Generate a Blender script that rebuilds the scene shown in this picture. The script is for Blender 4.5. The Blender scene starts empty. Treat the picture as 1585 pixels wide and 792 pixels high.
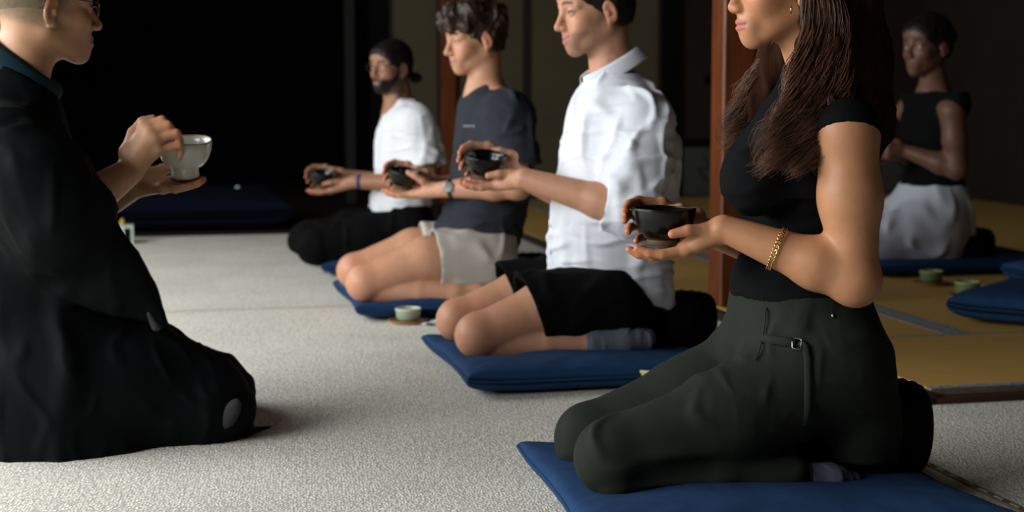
import bpy, math, random
import numpy as np
from mathutils import Vector, Matrix
from mathutils.bvhtree import BVHTree

random.seed(7)
rng = np.random.default_rng(11)
SC = bpy.context.scene
COL = SC.collection

# ------------------------------------------------------------ camera, world, light, exposure
FPX, CAM_H = 2300.0, 0.70
PHI = math.atan(251.0 / FPX)
TH = math.radians(13.0)
cam_d = bpy.data.cameras.new('camera')
cam = bpy.data.objects.new('camera', cam_d)
COL.objects.link(cam)
cam.location = (0, 0, CAM_H)
cam.rotation_euler = (math.pi / 2 - PHI, 0, 0)
cam_d.sensor_width = 36.0
cam_d.lens = FPX / 1585.0 * 36.0
cam_d.clip_end = 60
cam_d.dof.use_dof = True
cam_d.dof.focus_distance = 2.50
cam_d.dof.aperture_fstop = 4.2
SC.camera = cam

world = bpy.data.worlds.new('world')
SC.world = world
world.use_nodes = True
world.node_tree.nodes['Background'].inputs[0].default_value = (0.75, 0.87, 1.0, 1)
world.node_tree.nodes['Background'].inputs[1].default_value = 0.08

def area_lamp(name, loc, target, sx, sy, power, color):
    d = bpy.data.lights.new(name, 'AREA')
    d.shape = 'RECTANGLE'; d.size = sx; d.size_y = sy; d.energy = power; d.color = color
    o = bpy.data.objects.new(name, d); COL.objects.link(o)
    o.location = loc
    o.rotation_euler = (Vector(target) - Vector(loc)).to_track_quat('-Z', 'Y').to_euler()
    return o
# daylight entering through the open garden side on the left of the hall
area_lamp('daylight_opening', (-3.2, 1.8, 1.50), (0.1, 2.7, 0.20), 4.2, 1.2, 225, (0.95, 0.98, 1.0))
area_lamp('daylight_opening_far', (-3.3, 5.0, 1.9), (-0.6, 4.9, 0.0), 2.8, 1.3, 62, (0.95, 0.98, 1.0))
SC.view_settings.view_transform = 'Standard'
SC.view_settings.look = 'None'
SC.view_settings.exposure = 0.0
SC.view_settings.gamma = 1.0
SC.view_settings.use_curve_mapping = False
SC.cycles.max_bounces = 6
SC.cycles.diffuse_bounces = 4

# ------------------------------------------------------------ photo geometry helpers
C0 = np.array([0, 0, CAM_H])
def ray(px, py):
    u = (px - 792.5) / FPX; v = -(py - 396) / FPX
    return np.array([u, math.cos(PHI) + v * math.sin(PHI), -math.sin(PHI) + v * math.cos(PHI)])
def ground(px, py, z=0.0):
    d = ray(px, py); return C0 + d * (z - CAM_H) / d[2]
def at_depth(px, py, Y):
    d = ray(px, py); return C0 + d * Y / d[1]
RA = np.array([math.cos(TH), math.sin(TH), 0]); RB = np.array([-math.sin(TH), math.cos(TH), 0])
def room(a, b, z=0.0): return RA * a + RB * b + np.array([0, 0, z])
def to_room(p): return float(p @ RA), float(p @ RB)

# ------------------------------------------------------------ materials
def srgb(r, g, b):
    f = lambda c: (c / 255) / 12.92 if c / 255 <= .04045 else ((c / 255 + .055) / 1.055) ** 2.4
    return (f(r), f(g), f(b), 1)
def mat(name, color, rough=.8, noise=0, nscale=20, bump=0, bscale=200, spec=.3, metal=0, sheen=0,
        attr=False, sss=0, stretch=(1, 1, 1), coat=0, bump2=0, b2scale=10, transmission=0, dist=0.002):
    m = bpy.data.materials.new(name); m.use_nodes = True
    nt = m.node_tree; N = nt.nodes; Lk = nt.links
    b = N['Principled BSDF']
    b.inputs['Roughness'].default_value = rough
    b.inputs['Specular IOR Level'].default_value = spec
    b.inputs['Metallic'].default_value = metal
    b.inputs['Base Color'].default_value = color
    if sheen: b.inputs['Sheen Weight'].default_value = sheen
    if coat: b.inputs['Coat Weight'].default_value = coat; b.inputs['Coat Roughness'].default_value = .08
    if transmission: b.inputs['Transmission Weight'].default_value = transmission
    if sss:
        b.inputs['Subsurface Weight'].default_value = sss
        b.inputs['Subsurface Radius'].default_value = (1, .35, .2)
        b.inputs['Subsurface Scale'].default_value = .008
    tc = N.new('ShaderNodeTexCoord'); mp = N.new('ShaderNodeMapping')
    mp.inputs['Scale'].default_value = stretch
    Lk.new(tc.outputs['Object'], mp.inputs['Vector'])
    src = None
    if attr:
        a = N.new('ShaderNodeAttribute'); a.attribute_name = 'Col'; src = a.outputs['Color']
    if noise:
        n = N.new('ShaderNodeTexNoise'); n.inputs['Scale'].default_value = nscale; n.inputs['Detail'].default_value = 5
        Lk.new(mp.outputs[0], n.inputs['Vector'])
        r = N.new('ShaderNodeMapRange'); r.inputs[1].default_value = .25; r.inputs[2].default_value = .75
        r.inputs[3].default_value = 1 - noise; r.inputs[4].default_value = 1 + noise
        Lk.new(n.outputs[0], r.inputs[0])
        mx = N.new('ShaderNodeMix'); mx.data_type = 'RGBA'; mx.blend_type = 'MULTIPLY'; mx.inputs[0].default_value = 1
        if src: Lk.new(src, mx.inputs[6])
        else: mx.inputs[6].default_value = color
        Lk.new(r.outputs[0], mx.inputs[7]); src = mx.outputs[2]
    if src: Lk.new(src, b.inputs['Base Color'])
    last = None
    for st, scl in ((bump, bscale), (bump2, b2scale)):
        if not st: continue
        n = N.new('ShaderNodeTexNoise'); n.inputs['Scale'].default_value = scl; n.inputs['Detail'].default_value = 3
        Lk.new(mp.outputs[0], n.inputs['Vector'])
        bp = N.new('ShaderNodeBump'); bp.inputs['Strength'].default_value = st; bp.inputs['Distance'].default_value = dist
        Lk.new(n.outputs[0], bp.inputs['Height'])
        if last: Lk.new(last, bp.inputs['Normal'])
        last = bp.outputs[0]
    if last: Lk.new(last, b.inputs['Normal'])
    return m

M = {}
M['skin'] = mat('skin', (.5, .3, .2, 1), rough=.48, noise=.07, nscale=45, bump=.12, bscale=260, spec=.35, attr=True, sss=.12, dist=.001)
M['black_knit'] = mat('black_knit', (0.0038, 0.004, 0.0044, 1), rough=.9, bump=.15, bscale=700, spec=0.08, stretch=(1, 1, .3))
M['olive_cloth'] = mat('olive_cloth', (.0145, .0180, .0125, 1), rough=.85, noise=.06, nscale=200, bump=.15, bscale=900, spec=.2)
M['white_cotton'] = mat('white_cotton', (.72, .74, .79, 1), rough=.9, noise=.03, nscale=80, bump=.2, bscale=600, spec=.2)
M['white_jersey'] = mat('white_jersey', (.74, .75, .77, 1), rough=.9, bump=.15, bscale=600, spec=.2)
M['charcoal_jersey'] = mat('charcoal_jersey', (.025, .028, .036, 1), rough=.9, noise=.08, nscale=150, bump=.15, bscale=600, spec=.2)
M['black_cloth'] = mat('black_cloth', (0.0032, 0.0032, 0.0035, 1), rough=.85, bump=.2, bscale=500, spec=0.08)
M['robe_cloth'] = mat('robe_cloth', (.0021, .0030, .0035, 1), rough=.75, noise=.1, nscale=60, bump=.15, bscale=700, spec=.09)
M['beige_cotton'] = mat('beige_cotton', (.46, .42, .37, 1), rough=.9, bump=.25, bscale=400, spec=.2)
M['grey_skirt'] = mat('grey_skirt', (.5, .52, .58, 1), rough=.9, bump=.2, bscale=400, spec=.2)
M['sock'] = mat('sock', (.12, .13, .165, 1), rough=.95, bump=.4, bscale=500, spec=.1, stretch=(1, 1, .25))
M['teal_collar'] = mat('teal_collar', (.007, .032, .045, 1), rough=.75, bump=.15, bscale=600, spec=.25)
M['grey_under'] = mat('grey_under', (.036, .036, .039, 1), rough=.9)
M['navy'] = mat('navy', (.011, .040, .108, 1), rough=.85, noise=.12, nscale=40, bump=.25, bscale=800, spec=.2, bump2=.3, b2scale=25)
M['navy_shaded'] = mat('navy_shaded', (.0016, .0032, .010, 1), rough=.9, noise=.12, nscale=40, bump=.25, bscale=800, spec=.1, bump2=.3, b2scale=25)  # darker navy: the weak far-left light is put into the fabric colour
M['zafu_black'] = mat('zafu_black', (0.0028, 0.0028, 0.003, 1), rough=.9, bump=.2, bscale=500, spec=0.06)
M['hair_dark'] = mat('hair_dark', (.008, .006, .005, 1), rough=.5, bump=.3, bscale=300, spec=.3, stretch=(1, 1, .2))
M['hair_brown'] = mat('hair_brown', (.026, .011, .006, 1), rough=.9, noise=.3, nscale=60, bump=.5, bscale=180, spec=.03, stretch=(1, 1, .1))
M['hair_strand'] = mat('hair_strand', (.10, .043, .022, 1), rough=.45, noise=.5, nscale=30, spec=.3)
M['hair_curly'] = mat('hair_curly', (.030, .016, .009, 1), rough=.5, noise=.3, nscale=50, spec=.35)
M['stubble'] = mat('stubble', (.17, .135, .085, 1), rough=.85, noise=.25, nscale=90, bump=.5, bscale=900, spec=.2)
M['black_glaze'] = mat('black_glaze', (.0035, .0033, .003, 1), rough=.22, spec=.35, coat=.12, bump=.08, bscale=25, dist=.004)
M['foot_clay'] = mat('foot_clay', (.09, .055, .03, 1), rough=.7, noise=.2, nscale=80)
M['white_glaze'] = mat('white_glaze', (.55, .54, .46, 1), rough=.22, noise=.06, nscale=18, spec=.5, coat=.3)
M['rim_glaze'] = mat('rim_glaze', (.30, .25, .15, 1), rough=.25, spec=.5)
M['celadon'] = mat('celadon', (.30, .36, .27, 1), rough=.35, noise=.08, nscale=40, spec=.4)
M['celadon_rim'] = mat('celadon_rim', (.55, .55, .40, 1), rough=.35, spec=.4)
M['moss_glaze'] = mat('moss_glaze', (.15, .20, .065, 1), rough=.4, noise=.1, nscale=40, spec=.4)
M['moss_rim'] = mat('moss_rim', (.30, .34, .17, 1), rough=.4, spec=.4)
M['cream_glaze'] = mat('cream_glaze', (.72, .60, .30, 1), rough=.5, noise=.08, nscale=60)
M['coaster_wood'] = mat('coaster_wood', (.32, .15, .06, 1), rough=.55, noise=.25, nscale=25, stretch=(1, 8, 8))
M['napkin'] = mat('napkin', (.62, .66, .72, 1), rough=.9)
M['gold'] = mat('gold', (.75, .50, .20, 1), rough=.22, metal=1)
M['steel'] = mat('steel', (.5, .5, .5, 1), rough=.25, metal=1)
M['watch_face'] = mat('watch_face', (.10, .12, .10, 1), rough=.2, spec=.6)
M['blue_band'] = mat('blue_band', (.02, .03, .12, 1), rough=.6)
M['glass'] = mat('glass', (1, 1, 1, 1), rough=.02, transmission=1)
M['glass'].node_tree.nodes['Principled BSDF'].inputs['IOR'].default_value = 1.02
M['frame_black'] = mat('frame_black', (.01, .01, .012, 1), rough=.3, spec=.5)
M['print_grey'] = mat('print_grey', (.25, .28, .32, 1), rough=.8)
M['button'] = mat('button', (.75, .76, .78, 1), rough=.4)
M['pillar_wood'] = mat('pillar_wood', (.14, .034, .008, 1), rough=.42, noise=.45, nscale=14, bump=.3, bscale=30, spec=.35, stretch=(4, 4, .35))
M['dark_wood'] = mat('dark_wood', (.022, .013, .009, 1), rough=.6, noise=.3, nscale=12, spec=.25, stretch=(5, 5, .4))
M['red_sill'] = mat('red_sill', (.05, .018, .010, 1), rough=.5, noise=.3, nscale=12, stretch=(.4, 5, 5))
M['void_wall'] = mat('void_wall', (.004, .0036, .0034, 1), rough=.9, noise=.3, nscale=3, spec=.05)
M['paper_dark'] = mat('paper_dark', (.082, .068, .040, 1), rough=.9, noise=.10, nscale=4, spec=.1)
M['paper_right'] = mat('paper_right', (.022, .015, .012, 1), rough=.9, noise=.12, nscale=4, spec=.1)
M['koshi'] = mat('koshi', (.05, .052, .045, 1), rough=.8, noise=.15, nscale=6)
M['post_dark'] = mat('post_dark', (.012, .013, .010, 1), rough=.8)
M['ink'] = mat('ink', (.02, .021, .019, 1), rough=.8)
M['ceiling_wood'] = mat('ceiling_wood', (.04, .03, .022, 1), rough=.8, noise=.2, nscale=6)
M['heri_grey'] = mat('heri_grey', (.22, .225, .23, 1), rough=.8, noise=.3, nscale=60)
M['heri_dot'] = mat('heri_dot', (.27, .28, .29, 1), rough=.8)
M['stand_white'] = mat('stand_white', (.55, .62, .55, 1), rough=.6)
M['slot_dark'] = mat('slot_dark', (.05, .06, .05, 1), rough=.7)
M['candle_yellow'] = mat('candle_yellow', (.55, .36, .07, 1), rough=.5)
M['binding'] = mat('binding', (.20, .15, .085, 1), rough=.85, noise=.3, nscale=120)
M['stitch'] = mat('stitch', (.45, .42, .34, 1), rough=.9)
M['seam_tan'] = mat('seam_tan', (.34, .25, .15, 1), rough=.9)

def carpet_material():
    m = bpy.data.materials.new('carpet_loop'); m.use_nodes = True
    nt = m.node_tree; N = nt.nodes; Lk = nt.links; b = N['Principled BSDF']
    b.inputs['Roughness'].default_value = .95; b.inputs['Specular IOR Level'].default_value = .1
    tc = N.new('ShaderNodeTexCoord')
    mp = N.new('ShaderNodeMapping'); mp.inputs['Rotation'].default_value = (0, 0, -TH); mp.inputs['Scale'].default_value = (1, .62, 1)
    Lk.new(tc.outputs['Object'], mp.inputs[0])
    v = N.new('ShaderNodeTexVoronoi'); v.inputs['Scale'].default_value = 190; v.inputs['Randomness'].default_value = .75
    Lk.new(mp.outputs[0], v.inputs['Vector'])
    n1 = N.new('ShaderNodeTexNoise'); n1.inputs['Scale'].default_value = 90; n1.inputs['Detail'].default_value = 4
    n2 = N.new('ShaderNodeTexNoise'); n2.inputs['Scale'].default_value = 3.0; n2.inputs['Detail'].default_value = 4
    Lk.new(tc.outputs['Object'], n1.inputs[0]); Lk.new(tc.outputs['Object'], n2.inputs[0])
    r = N.new('ShaderNodeMapRange'); r.inputs[1].default_value = 0; r.inputs[2].default_value = .75; r.inputs[3].default_value = 1.15; r.inputs[4].default_value = .62
    Lk.new(v.outputs['Distance'], r.inputs[0])
    ml = N.new('ShaderNodeMath'); ml.operation = 'MULTIPLY'
    r2 = N.new('ShaderNodeMapRange'); r2.inputs[1].default_value = .3; r2.inputs[2].default_value = .7; r2.inputs[3].default_value = .82; r2.inputs[4].default_value = 1.15
    Lk.new(n1.outputs[0], r2.inputs[0])
    Lk.new(r.outputs[0], ml.inputs[0]); Lk.new(r2.outputs[0], ml.inputs[1])
    r3 = N.new('ShaderNodeMapRange'); r3.inputs[1].default_value = .3; r3.inputs[2].default_value = .7; r3.inputs[3].default_value = .92; r3.inputs[4].default_value = 1.06
    Lk.new(n2.outputs[0], r3.inputs[0])
    ml2 = N.new('ShaderNodeMath'); ml2.operation = 'MULTIPLY'
    Lk.new(ml.outputs[0], ml2.inputs[0]); Lk.new(r3.outputs[0], ml2.inputs[1])
    mx = N.new('ShaderNodeMix'); mx.data_type = 'RGBA'; mx.blend_type = 'MULTIPLY'; mx.inputs[0].default_value = 1
    mx.inputs[6].default_value = (.86, .825, .72, 1)
    Lk.new(ml2.outputs[0], mx.inputs[7]); Lk.new(mx.outputs[2], b.inputs['Base Color'])
    bp = N.new('ShaderNodeBump'); bp.inputs['Strength'].default_value = .6; bp.inputs['Distance'].default_value = .003
    Lk.new(ml.outputs[0], bp.inputs['Height']); Lk.new(bp.outputs[0], b.inputs['Normal'])
    return m
M['carpet'] = carpet_material()

def tatami_material():
    m = bpy.data.materials.new('tatami_rush'); m.use_nodes = True
    nt = m.node_tree; N = nt.nodes; Lk = nt.links; b = N['Principled BSDF']
    b.inputs['Roughness'].default_value = .6; b.inputs['Specular IOR Level'].default_value = .3
    tc = N.new('ShaderNodeTexCoord')
    mp = N.new('ShaderNodeMapping'); mp.inputs['Rotation'].default_value = (0, 0, -TH); mp.inputs['Scale'].default_value = (1, 30, 1)
    Lk.new(tc.outputs['Object'], mp.inputs[0])
    n = N.new('ShaderNodeTexNoise'); n.inputs['Scale'].default_value = 9; n.inputs['Detail'].default_value = 4
    Lk.new(mp.outputs[0], n.inputs[0])
    cr = N.new('ShaderNodeMix'); cr.data_type = 'RGBA'
    cr.inputs[6].default_value = (.42, .245, .058, 1); cr.inputs[7].default_value = (.64, .39, .11, 1)
    Lk.new(n.outputs[0], cr.inputs[0]); Lk.new(cr.outputs[2], b.inputs['Base Color'])
    bp = N.new('ShaderNodeBump'); bp.inputs['Strength'].default_value = .3; bp.inputs['Distance'].default_value = .001
    Lk.new(n.outputs[0], bp.inputs['Height']); Lk.new(bp.outputs[0], b.inputs['Normal'])
    return m
M['tatami'] = tatami_material()

# ------------------------------------------------------------ scene-graph helpers
def link(name, me, parent=None, material=None):
    o = bpy.data.objects.new(name, me); COL.objects.link(o)
    if material is not None: me.materials.append(material)
    if parent is not None: o.parent = parent
    return o
def thing(name, label, cat, loc=(0, 0, 0), rotz=0, group=None):
    o = bpy.data.objects.new(name, None); COL.objects.link(o)
    o.location = loc; o.rotation_euler = (0, 0, rotz); o.empty_display_size = .1
    return tag(o, label, cat, group)
def tag(o, label, cat, group=None):
    o['label'] = label; o['category'] = cat
    if group: o['group'] = group
    return o
def np_mesh(name, V, Fq, smooth=True, col=None):
    me = bpy.data.meshes.new(name)
    V = np.asarray(V, np.float32); Fq = np.asarray(Fq, np.int32)
    k = Fq.shape[1]
    me.vertices.add(len(V)); me.vertices.foreach_set('co', V.ravel())
    me.loops.add(Fq.size); me.loops.foreach_set('vertex_index', Fq.ravel())
    me.polygons.add(len(Fq))
    me.polygons.foreach_set('loop_start', np.arange(0, Fq.size, k, dtype=np.int32))
    me.polygons.foreach_set('loop_total', np.full(len(Fq), k, np.int32))
    if smooth: me.polygons.foreach_set('use_smooth', np.ones(len(Fq), bool))
    me.update(calc_edges=True)
    if col is not None:
        a = me.color_attributes.new('Col', 'FLOAT_COLOR', 'POINT')
        c4 = np.ones((len(V), 4), np.float32); c4[:, :3] = col
        a.data.foreach_set('color', c4.ravel())
    return me
class PB:
    """collects polygons into one mesh"""
    def __init__(s): s.v = []; s.f = []
    def box(s, x0, x1, y0, y1, z0, z1, fn=None):
        b = len(s.v)
        c = [(x, y, z) for z in (z0, z1) for y in (y0, y1) for x in (x0, x1)]
        s.v += [tuple(fn(*p)) if fn else p for p in c]
        s.f += [tuple(b + i for i in q) for q in ((0, 2, 3, 1), (4, 5, 7, 6), (0, 1, 5, 4), (2, 6, 7, 3), (0, 4, 6, 2), (1, 3, 7, 5))]
        return s
    def tube(s, pts, r, n=8, closed=False, flat=None):
        pts = [Vector(p) for p in pts]; m = len(pts); b = len(s.v)
        rr = r if hasattr(r, '__len__') else [r] * m
        up = Vector((0, 0, 1)); prev = None
        for i, p in enumerate(pts):
            t = (pts[(i + 1) % m] - pts[i - 1]) if closed else (pts[min(i + 1, m - 1)] - pts[max(i - 1, 0)])
            t.normalize()
            if prev is None:
                a = t.cross(up)
                if a.length < 1e-3: a = t.cross(Vector((1, 0, 0)))
            else: a = prev - t * prev.dot(t)
            a.normalize(); prev = a; c = t.cross(a)
            for k in range(n):
                w = 2 * math.pi * k / n
                fa, fc = (1, 1) if flat is None else flat
                s.v.append(tuple(p + a * (math.cos(w) * rr[i] * fa) + c * (math.sin(w) * rr[i] * fc)))
        for i in range(m if closed else m - 1):
            j = (i + 1) % m
            for k in range(n):
                l = (k + 1) % n
                s.f.append((b + i * n + k, b + i * n + l, b + j * n + l, b + j * n + k))
        if not closed:
            s.f.append(tuple(b + k for k in range(n))[::-1]); s.f.append(tuple(b + (m - 1) * n + k for k in range(n)))
        return s
    def lathe(s, prof, n=48, fn=None):
        b = len(s.v)
        for (r, z) in prof:
            for k in range(n):
                w = 2 * math.pi * k / n
                p = (r * math.cos(w), r * math.sin(w), z)
                s.v.append(tuple(fn(*p)) if fn else p)
        for i in range(len(prof) - 1):
            for k in range(n):
                l = (k + 1) % n
                s.f.append((b + i * n + k, b + i * n + l, b + (i + 1) * n + l, b + (i + 1) * n + k))
        return s
    def obj(s, name, material, parent=None, smooth=False, kind=None):
        me = bpy.data.meshes.new(name); me.from_pydata([tuple(float(c) for c in p) for p in s.v], [], s.f); me.update()
        if smooth: me.polygons.foreach_set('use_smooth', [True] * len(me.polygons))
        o = link(name, me, parent, material)
        if kind: o['kind'] = kind
        return o

# ------------------------------------------------------------ noise
_perm = np.random.default_rng(3).permutation(256).astype(np.int64)
_perm = np.concatenate([_perm, _perm])
_grad = np.random.default_rng(4).normal(size=(256, 3)); _grad /= np.linalg.norm(_grad, axis=1, keepdims=True)
def perlin(p):
    p = np.asarray(p, np.float64); i = np.floor(p).astype(np.int64); f = p - i; i &= 255
    u = f * f * f * (f * (f * 6 - 15) + 10)
    out = 0
    for dx in (0, 1):
        for dy in (0, 1):
            for dz in (0, 1):
                h = _perm[_perm[_perm[(i[:, 0] + dx) & 255] + ((i[:, 1] + dy) & 255)] + ((i[:, 2] + dz) & 255)]
                g = _grad[h]
                d = g[:, 0] * (f[:, 0] - dx) + g[:, 1] * (f[:, 1] - dy) + g[:, 2] * (f[:, 2] - dz)
                w = (u[:, 0] if dx else 1 - u[:, 0]) * (u[:, 1] if dy else 1 - u[:, 1]) * (u[:, 2] if dz else 1 - u[:, 2])
                out = out + d * w
    return out
def sstep(a, b, x):
    t = np.clip((x - a) / (b - a), 0, 1); return t * t * (3 - 2 * t)

# ------------------------------------------------------------ distance-field modelling (one continuous surface per field)
class Field:
    def __init__(s): s.P = []
    def add(s, fn, k=.01, op='u', cut=(), frame=None):
        s.P.append((fn, k, op, [(np.asarray(n, np.float32), np.float32(d)) for n, d in cut], frame)); return s
    def rc(s, a, b, ra, rb=None, k=.01, op='u', sc=None, **kw):
        rb = ra if rb is None else rb
        a = np.asarray(a, np.float32); b = np.asarray(b, np.float32)
        scv = None if sc is None else np.asarray(sc, np.float32)
        mul = np.float32(1) if sc is None else np.float32(min(1, min(sc)))
        if scv is not None: a = a / scv; b = b / scv
        ba = b - a; bb = float(ba @ ba) + 1e-12; ra = np.float32(ra); dr = np.float32(rb - ra)
        def fn(p):
            if scv is not None: p = p / scv
            pa = p - a
            h = np.clip((pa @ ba) / np.float32(bb), 0, 1)
            q = pa - h[..., None] * ba
            return (np.sqrt((q * q).sum(-1)) - (ra + dr * h)) * mul
        return s.add(fn, k, op, **kw)
    def chain(s, pts, rs, k=.01, **kw):
        for i in range(len(pts) - 1): s.rc(pts[i], pts[i + 1], rs[i], rs[i + 1], k, **kw)
        return s
    def el(s, c, r, k=.01, op='u', R=None, **kw):
        c = np.asarray(c, np.float32); r = np.asarray(r if hasattr(r, '__len__') else (r, r, r), np.float32)
        R = None if R is None else np.asarray(R, np.float32)
        def fn(p):
            q = p - c
            if R is not None: q = q @ R
            q = q / r
            k0 = np.sqrt((q * q).sum(-1)); q = q / r; k1 = np.sqrt((q * q).sum(-1)) + 1e-6
            return k0 * (k0 - 1) / k1
        return s.add(fn, k, op, **kw)
    def loft(s, st, k=.01, op='u', pw=2.3, **kw):
        """st: list of (z, cx, rx, ry[, cy]) cross sections of a trunk"""
        st = sorted(st); z = np.array([q[0] for q in st]); zz = np.linspace(z[0], z[-1], 160)
        def smooth(v):
            y = np.interp(zz, z, v); w = np.hanning(19); w /= w.sum()
            return np.convolve(np.pad(y, 9, mode='edge'), w, 'valid').astype(np.float32)
        cx, rx, ry = (smooth([q[i] for q in st]) for i in (1, 2, 3)); zf = zz.astype(np.float32)
        cy = smooth([q[4] if len(q) > 4 else 0 for q in st])
        def fn(p):
            Z = p[..., 2]; sh = Z.shape; zc = np.clip(Z, zf[0], zf[-1]).ravel()
            ix = ((zc - zf[0]) / (zf[-1] - zf[0]) * 159.0)
            i0 = np.minimum(ix.astype(np.int32), 158); t = (ix - i0).astype(np.float32)
            def L(a): return (a[i0] * (1 - t) + a[i0 + 1] * t).reshape(sh)
            X = np.abs((p[..., 0] - L(cx)) / L(rx)); Yv = np.abs((p[..., 1] - L(cy)) / L(ry))
            q = (X ** pw + Yv ** pw) ** np.float32(1 / pw)
            d = (q - 1) * np.minimum(L(rx), L(ry))
            e = np.maximum(zf[0] - Z, Z - zf[-1])
            return np.maximum(d, e) * np.float32(.95)
        return s.add(fn, k, op, **kw)
    def ev(s, i, p):
        fn, k, op, cut, fr = s.P[i]
        if fr is not None:
            o, R, hs = fr
            q = ((p - o) @ R) / hs
            d = fn(q)
            for n, d0 in cut: d = np.maximum(d, q @ n - d0)
            return d * hs
        d = fn(p)
        for n, d0 in cut: d = np.maximum(d, p @ n - d0)
        return d
    def comb(s, acc, d, k, op):
        if op == 'u':
            h = np.maximum(k - np.abs(acc - d), 0) / k; return np.minimum(acc, d) - h * h * (k * .25)
        if op == 's': d = -d
        h = np.maximum(k - np.abs(acc - d), 0) / k; return np.maximum(acc, d) + h * h * (k * .25)
    def mesh(s, lo, hi, vx):
        n = 8; lo = np.asarray(lo, np.float64); hi = np.asarray(hi, np.float64)
        nb = np.ceil((hi - lo) / (vx * n)).astype(int)
        gi = np.stack(np.meshgrid(*[np.arange(q) for q in nb], indexing='ij'), -1).reshape(-1, 3)
        cen = (lo + (gi + .5) * vx * n).astype(np.float32)
        Rb = vx * n * .867
        D = np.full(len(cen), 10, np.float32); di = []
        for i, pr in enumerate(s.P):
            d = s.ev(i, cen); di.append(d); D = s.comb(D, d, np.float32(pr[1]), pr[2])
        act = np.where(np.abs(D) < Rb * 1.35 + .004)[0]
        gi = gi[act]; D = D[act]; di = [d[act] for d in di]
        off = np.stack(np.meshgrid(*[np.arange(n + 1)] * 3, indexing='ij'), -1).reshape(-1, 3)
        acc = np.full((len(gi), (n + 1) ** 3), 10, np.float32)
        base = gi * n
        for i, pr in enumerate(s.P):
            k = pr[1]
            if pr[2] == 'u': rel = di[i] < D + Rb * 2.6 + k
            elif pr[2] == 's': rel = di[i] < Rb * 1.4 + k
            else: rel = di[i] > -Rb * 1.4 - k
            ix = np.where(rel)[0]
            if not len(ix): continue
            for c0 in range(0, len(ix), 1200):
                jx = ix[c0:c0 + 1200]
                p = (lo + (base[jx][:, None, :] + off[None]) * vx).astype(np.float32)
                acc[jx] = s.comb(acc[jx], s.ev(i, p), np.float32(k), pr[2])
        A = acc.reshape(-1, n + 1, n + 1, n + 1)
        sg = A < 0
        cs = [sg[:, dx:dx + n, dy:dy + n, dz:dz + n] for dx in (0, 1) for dy in (0, 1) for dz in (0, 1)]
        cnt = sum(c.astype(np.int8) for c in cs)
        b, x, y, z = np.where((cnt > 0) & (cnt < 8))
        g = base[b] + np.stack([x, y, z], -1)
        dims = (nb * n + 2).astype(np.int64)
        key = (g[:, 0].astype(np.int64) * dims[1] + g[:, 1]) * dims[2] + g[:, 2]
        val = {}
        for dx in (0, 1):
            for dy in (0, 1):
                for dz in (0, 1): val[dx, dy, dz] = A[b, x + dx, y + dy, z + dz]
        sm = np.zeros((len(b), 3)); ct = np.zeros(len(b))
        for ax in range(3):
            for u in (0, 1):
                for w in (0, 1):
                    c0 = [0, 0, 0]; oth = [q for q in range(3) if q != ax]; c0[oth[0]] = u; c0[oth[1]] = w
                    c1 = list(c0); c1[ax] = 1
                    a0 = val[tuple(c0)]; a1 = val[tuple(c1)]
                    m = (a0 < 0) != (a1 < 0)
                    t = np.where(m, a0 / np.where(m, a0 - a1, 1), 0)
                    pt = np.tile(np.array(c0, float), (len(b), 1)); pt[:, ax] += t
                    sm += pt * m[:, None]; ct += m
        V = lo + (g + sm / ct[:, None]) * vx
        order = np.argsort(key); ks = key[order]
        Fs = []
        st = (dims[1] * dims[2], dims[2], 1)
        for ax in range(3):
            c1 = [0, 0, 0]; c1[ax] = 1
            a0 = val[0, 0, 0]; a1 = val[tuple(c1)]
            m = np.where((a0 < 0) != (a1 < 0))[0]
            o1, o2 = [q for q in range(3) if q != ax]
            k0 = key[m]; ks4 = [k0, k0 - st[o1], k0 - st[o1] - st[o2], k0 - st[o2]]
            ids = []; ok = np.ones(len(m), bool)
            for kk in ks4:
                pos = np.minimum(np.searchsorted(ks, kk), len(ks) - 1); ok &= ks[pos] == kk; ids.append(order[pos])
            q = np.stack(ids, -1)
            flip = (a0[m] < 0) if ax != 1 else ~(a0[m] < 0)
            q = np.where(flip[:, None], q, q[:, ::-1])
            Fs.append(q[ok])
        return V, np.concatenate(Fs)

def vnormals(V, Fq):
    n = np.cross(V[Fq[:, 2]] - V[Fq[:, 0]], V[Fq[:, 3]] - V[Fq[:, 1]])
    out = np.zeros_like(V)
    for i in range(4):
        for c in range(3): out[:, c] += np.bincount(Fq[:, i], n[:, c], len(V))
    return out / (np.linalg.norm(out, axis=1, keepdims=True) + 1e-12)
def relax(V, Fq, it=1, w=.5):
    for _ in range(it):
        s = np.zeros_like(V); c = np.zeros(len(V))
        for i in range(4):
            for j in (1, 3):
                o = Fq[:, (i + j) % 4]
                for q in range(3): s[:, q] += np.bincount(Fq[:, i], V[o, q], len(V))
                c += np.bincount(Fq[:, i], minlength=len(V))
        V = V * (1 - w) + w * s / np.maximum(c, 1)[:, None]
    return V
def folds(V, Nn, amp, freq, stretch=(1, 1, 1), seed=0, warp=.5, mask=None):
    q = V * np.array(stretch) * freq + seed * 7.3
    q = q + warp * np.stack([perlin(q * .5 + 3.1), perlin(q * .5 + 11.7), perlin(q * .5 + 23.9)], -1)
    n = perlin(q); n2 = perlin(q * 1.9 + 5.5)
    d = amp * (np.exp(-(n / .11) ** 2) * sstep(-.35, .25, n2) * 1.2 - .3 + n2 * .2)
    if mask is not None: d = d * mask
    return V + Nn * d[:, None]

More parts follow.
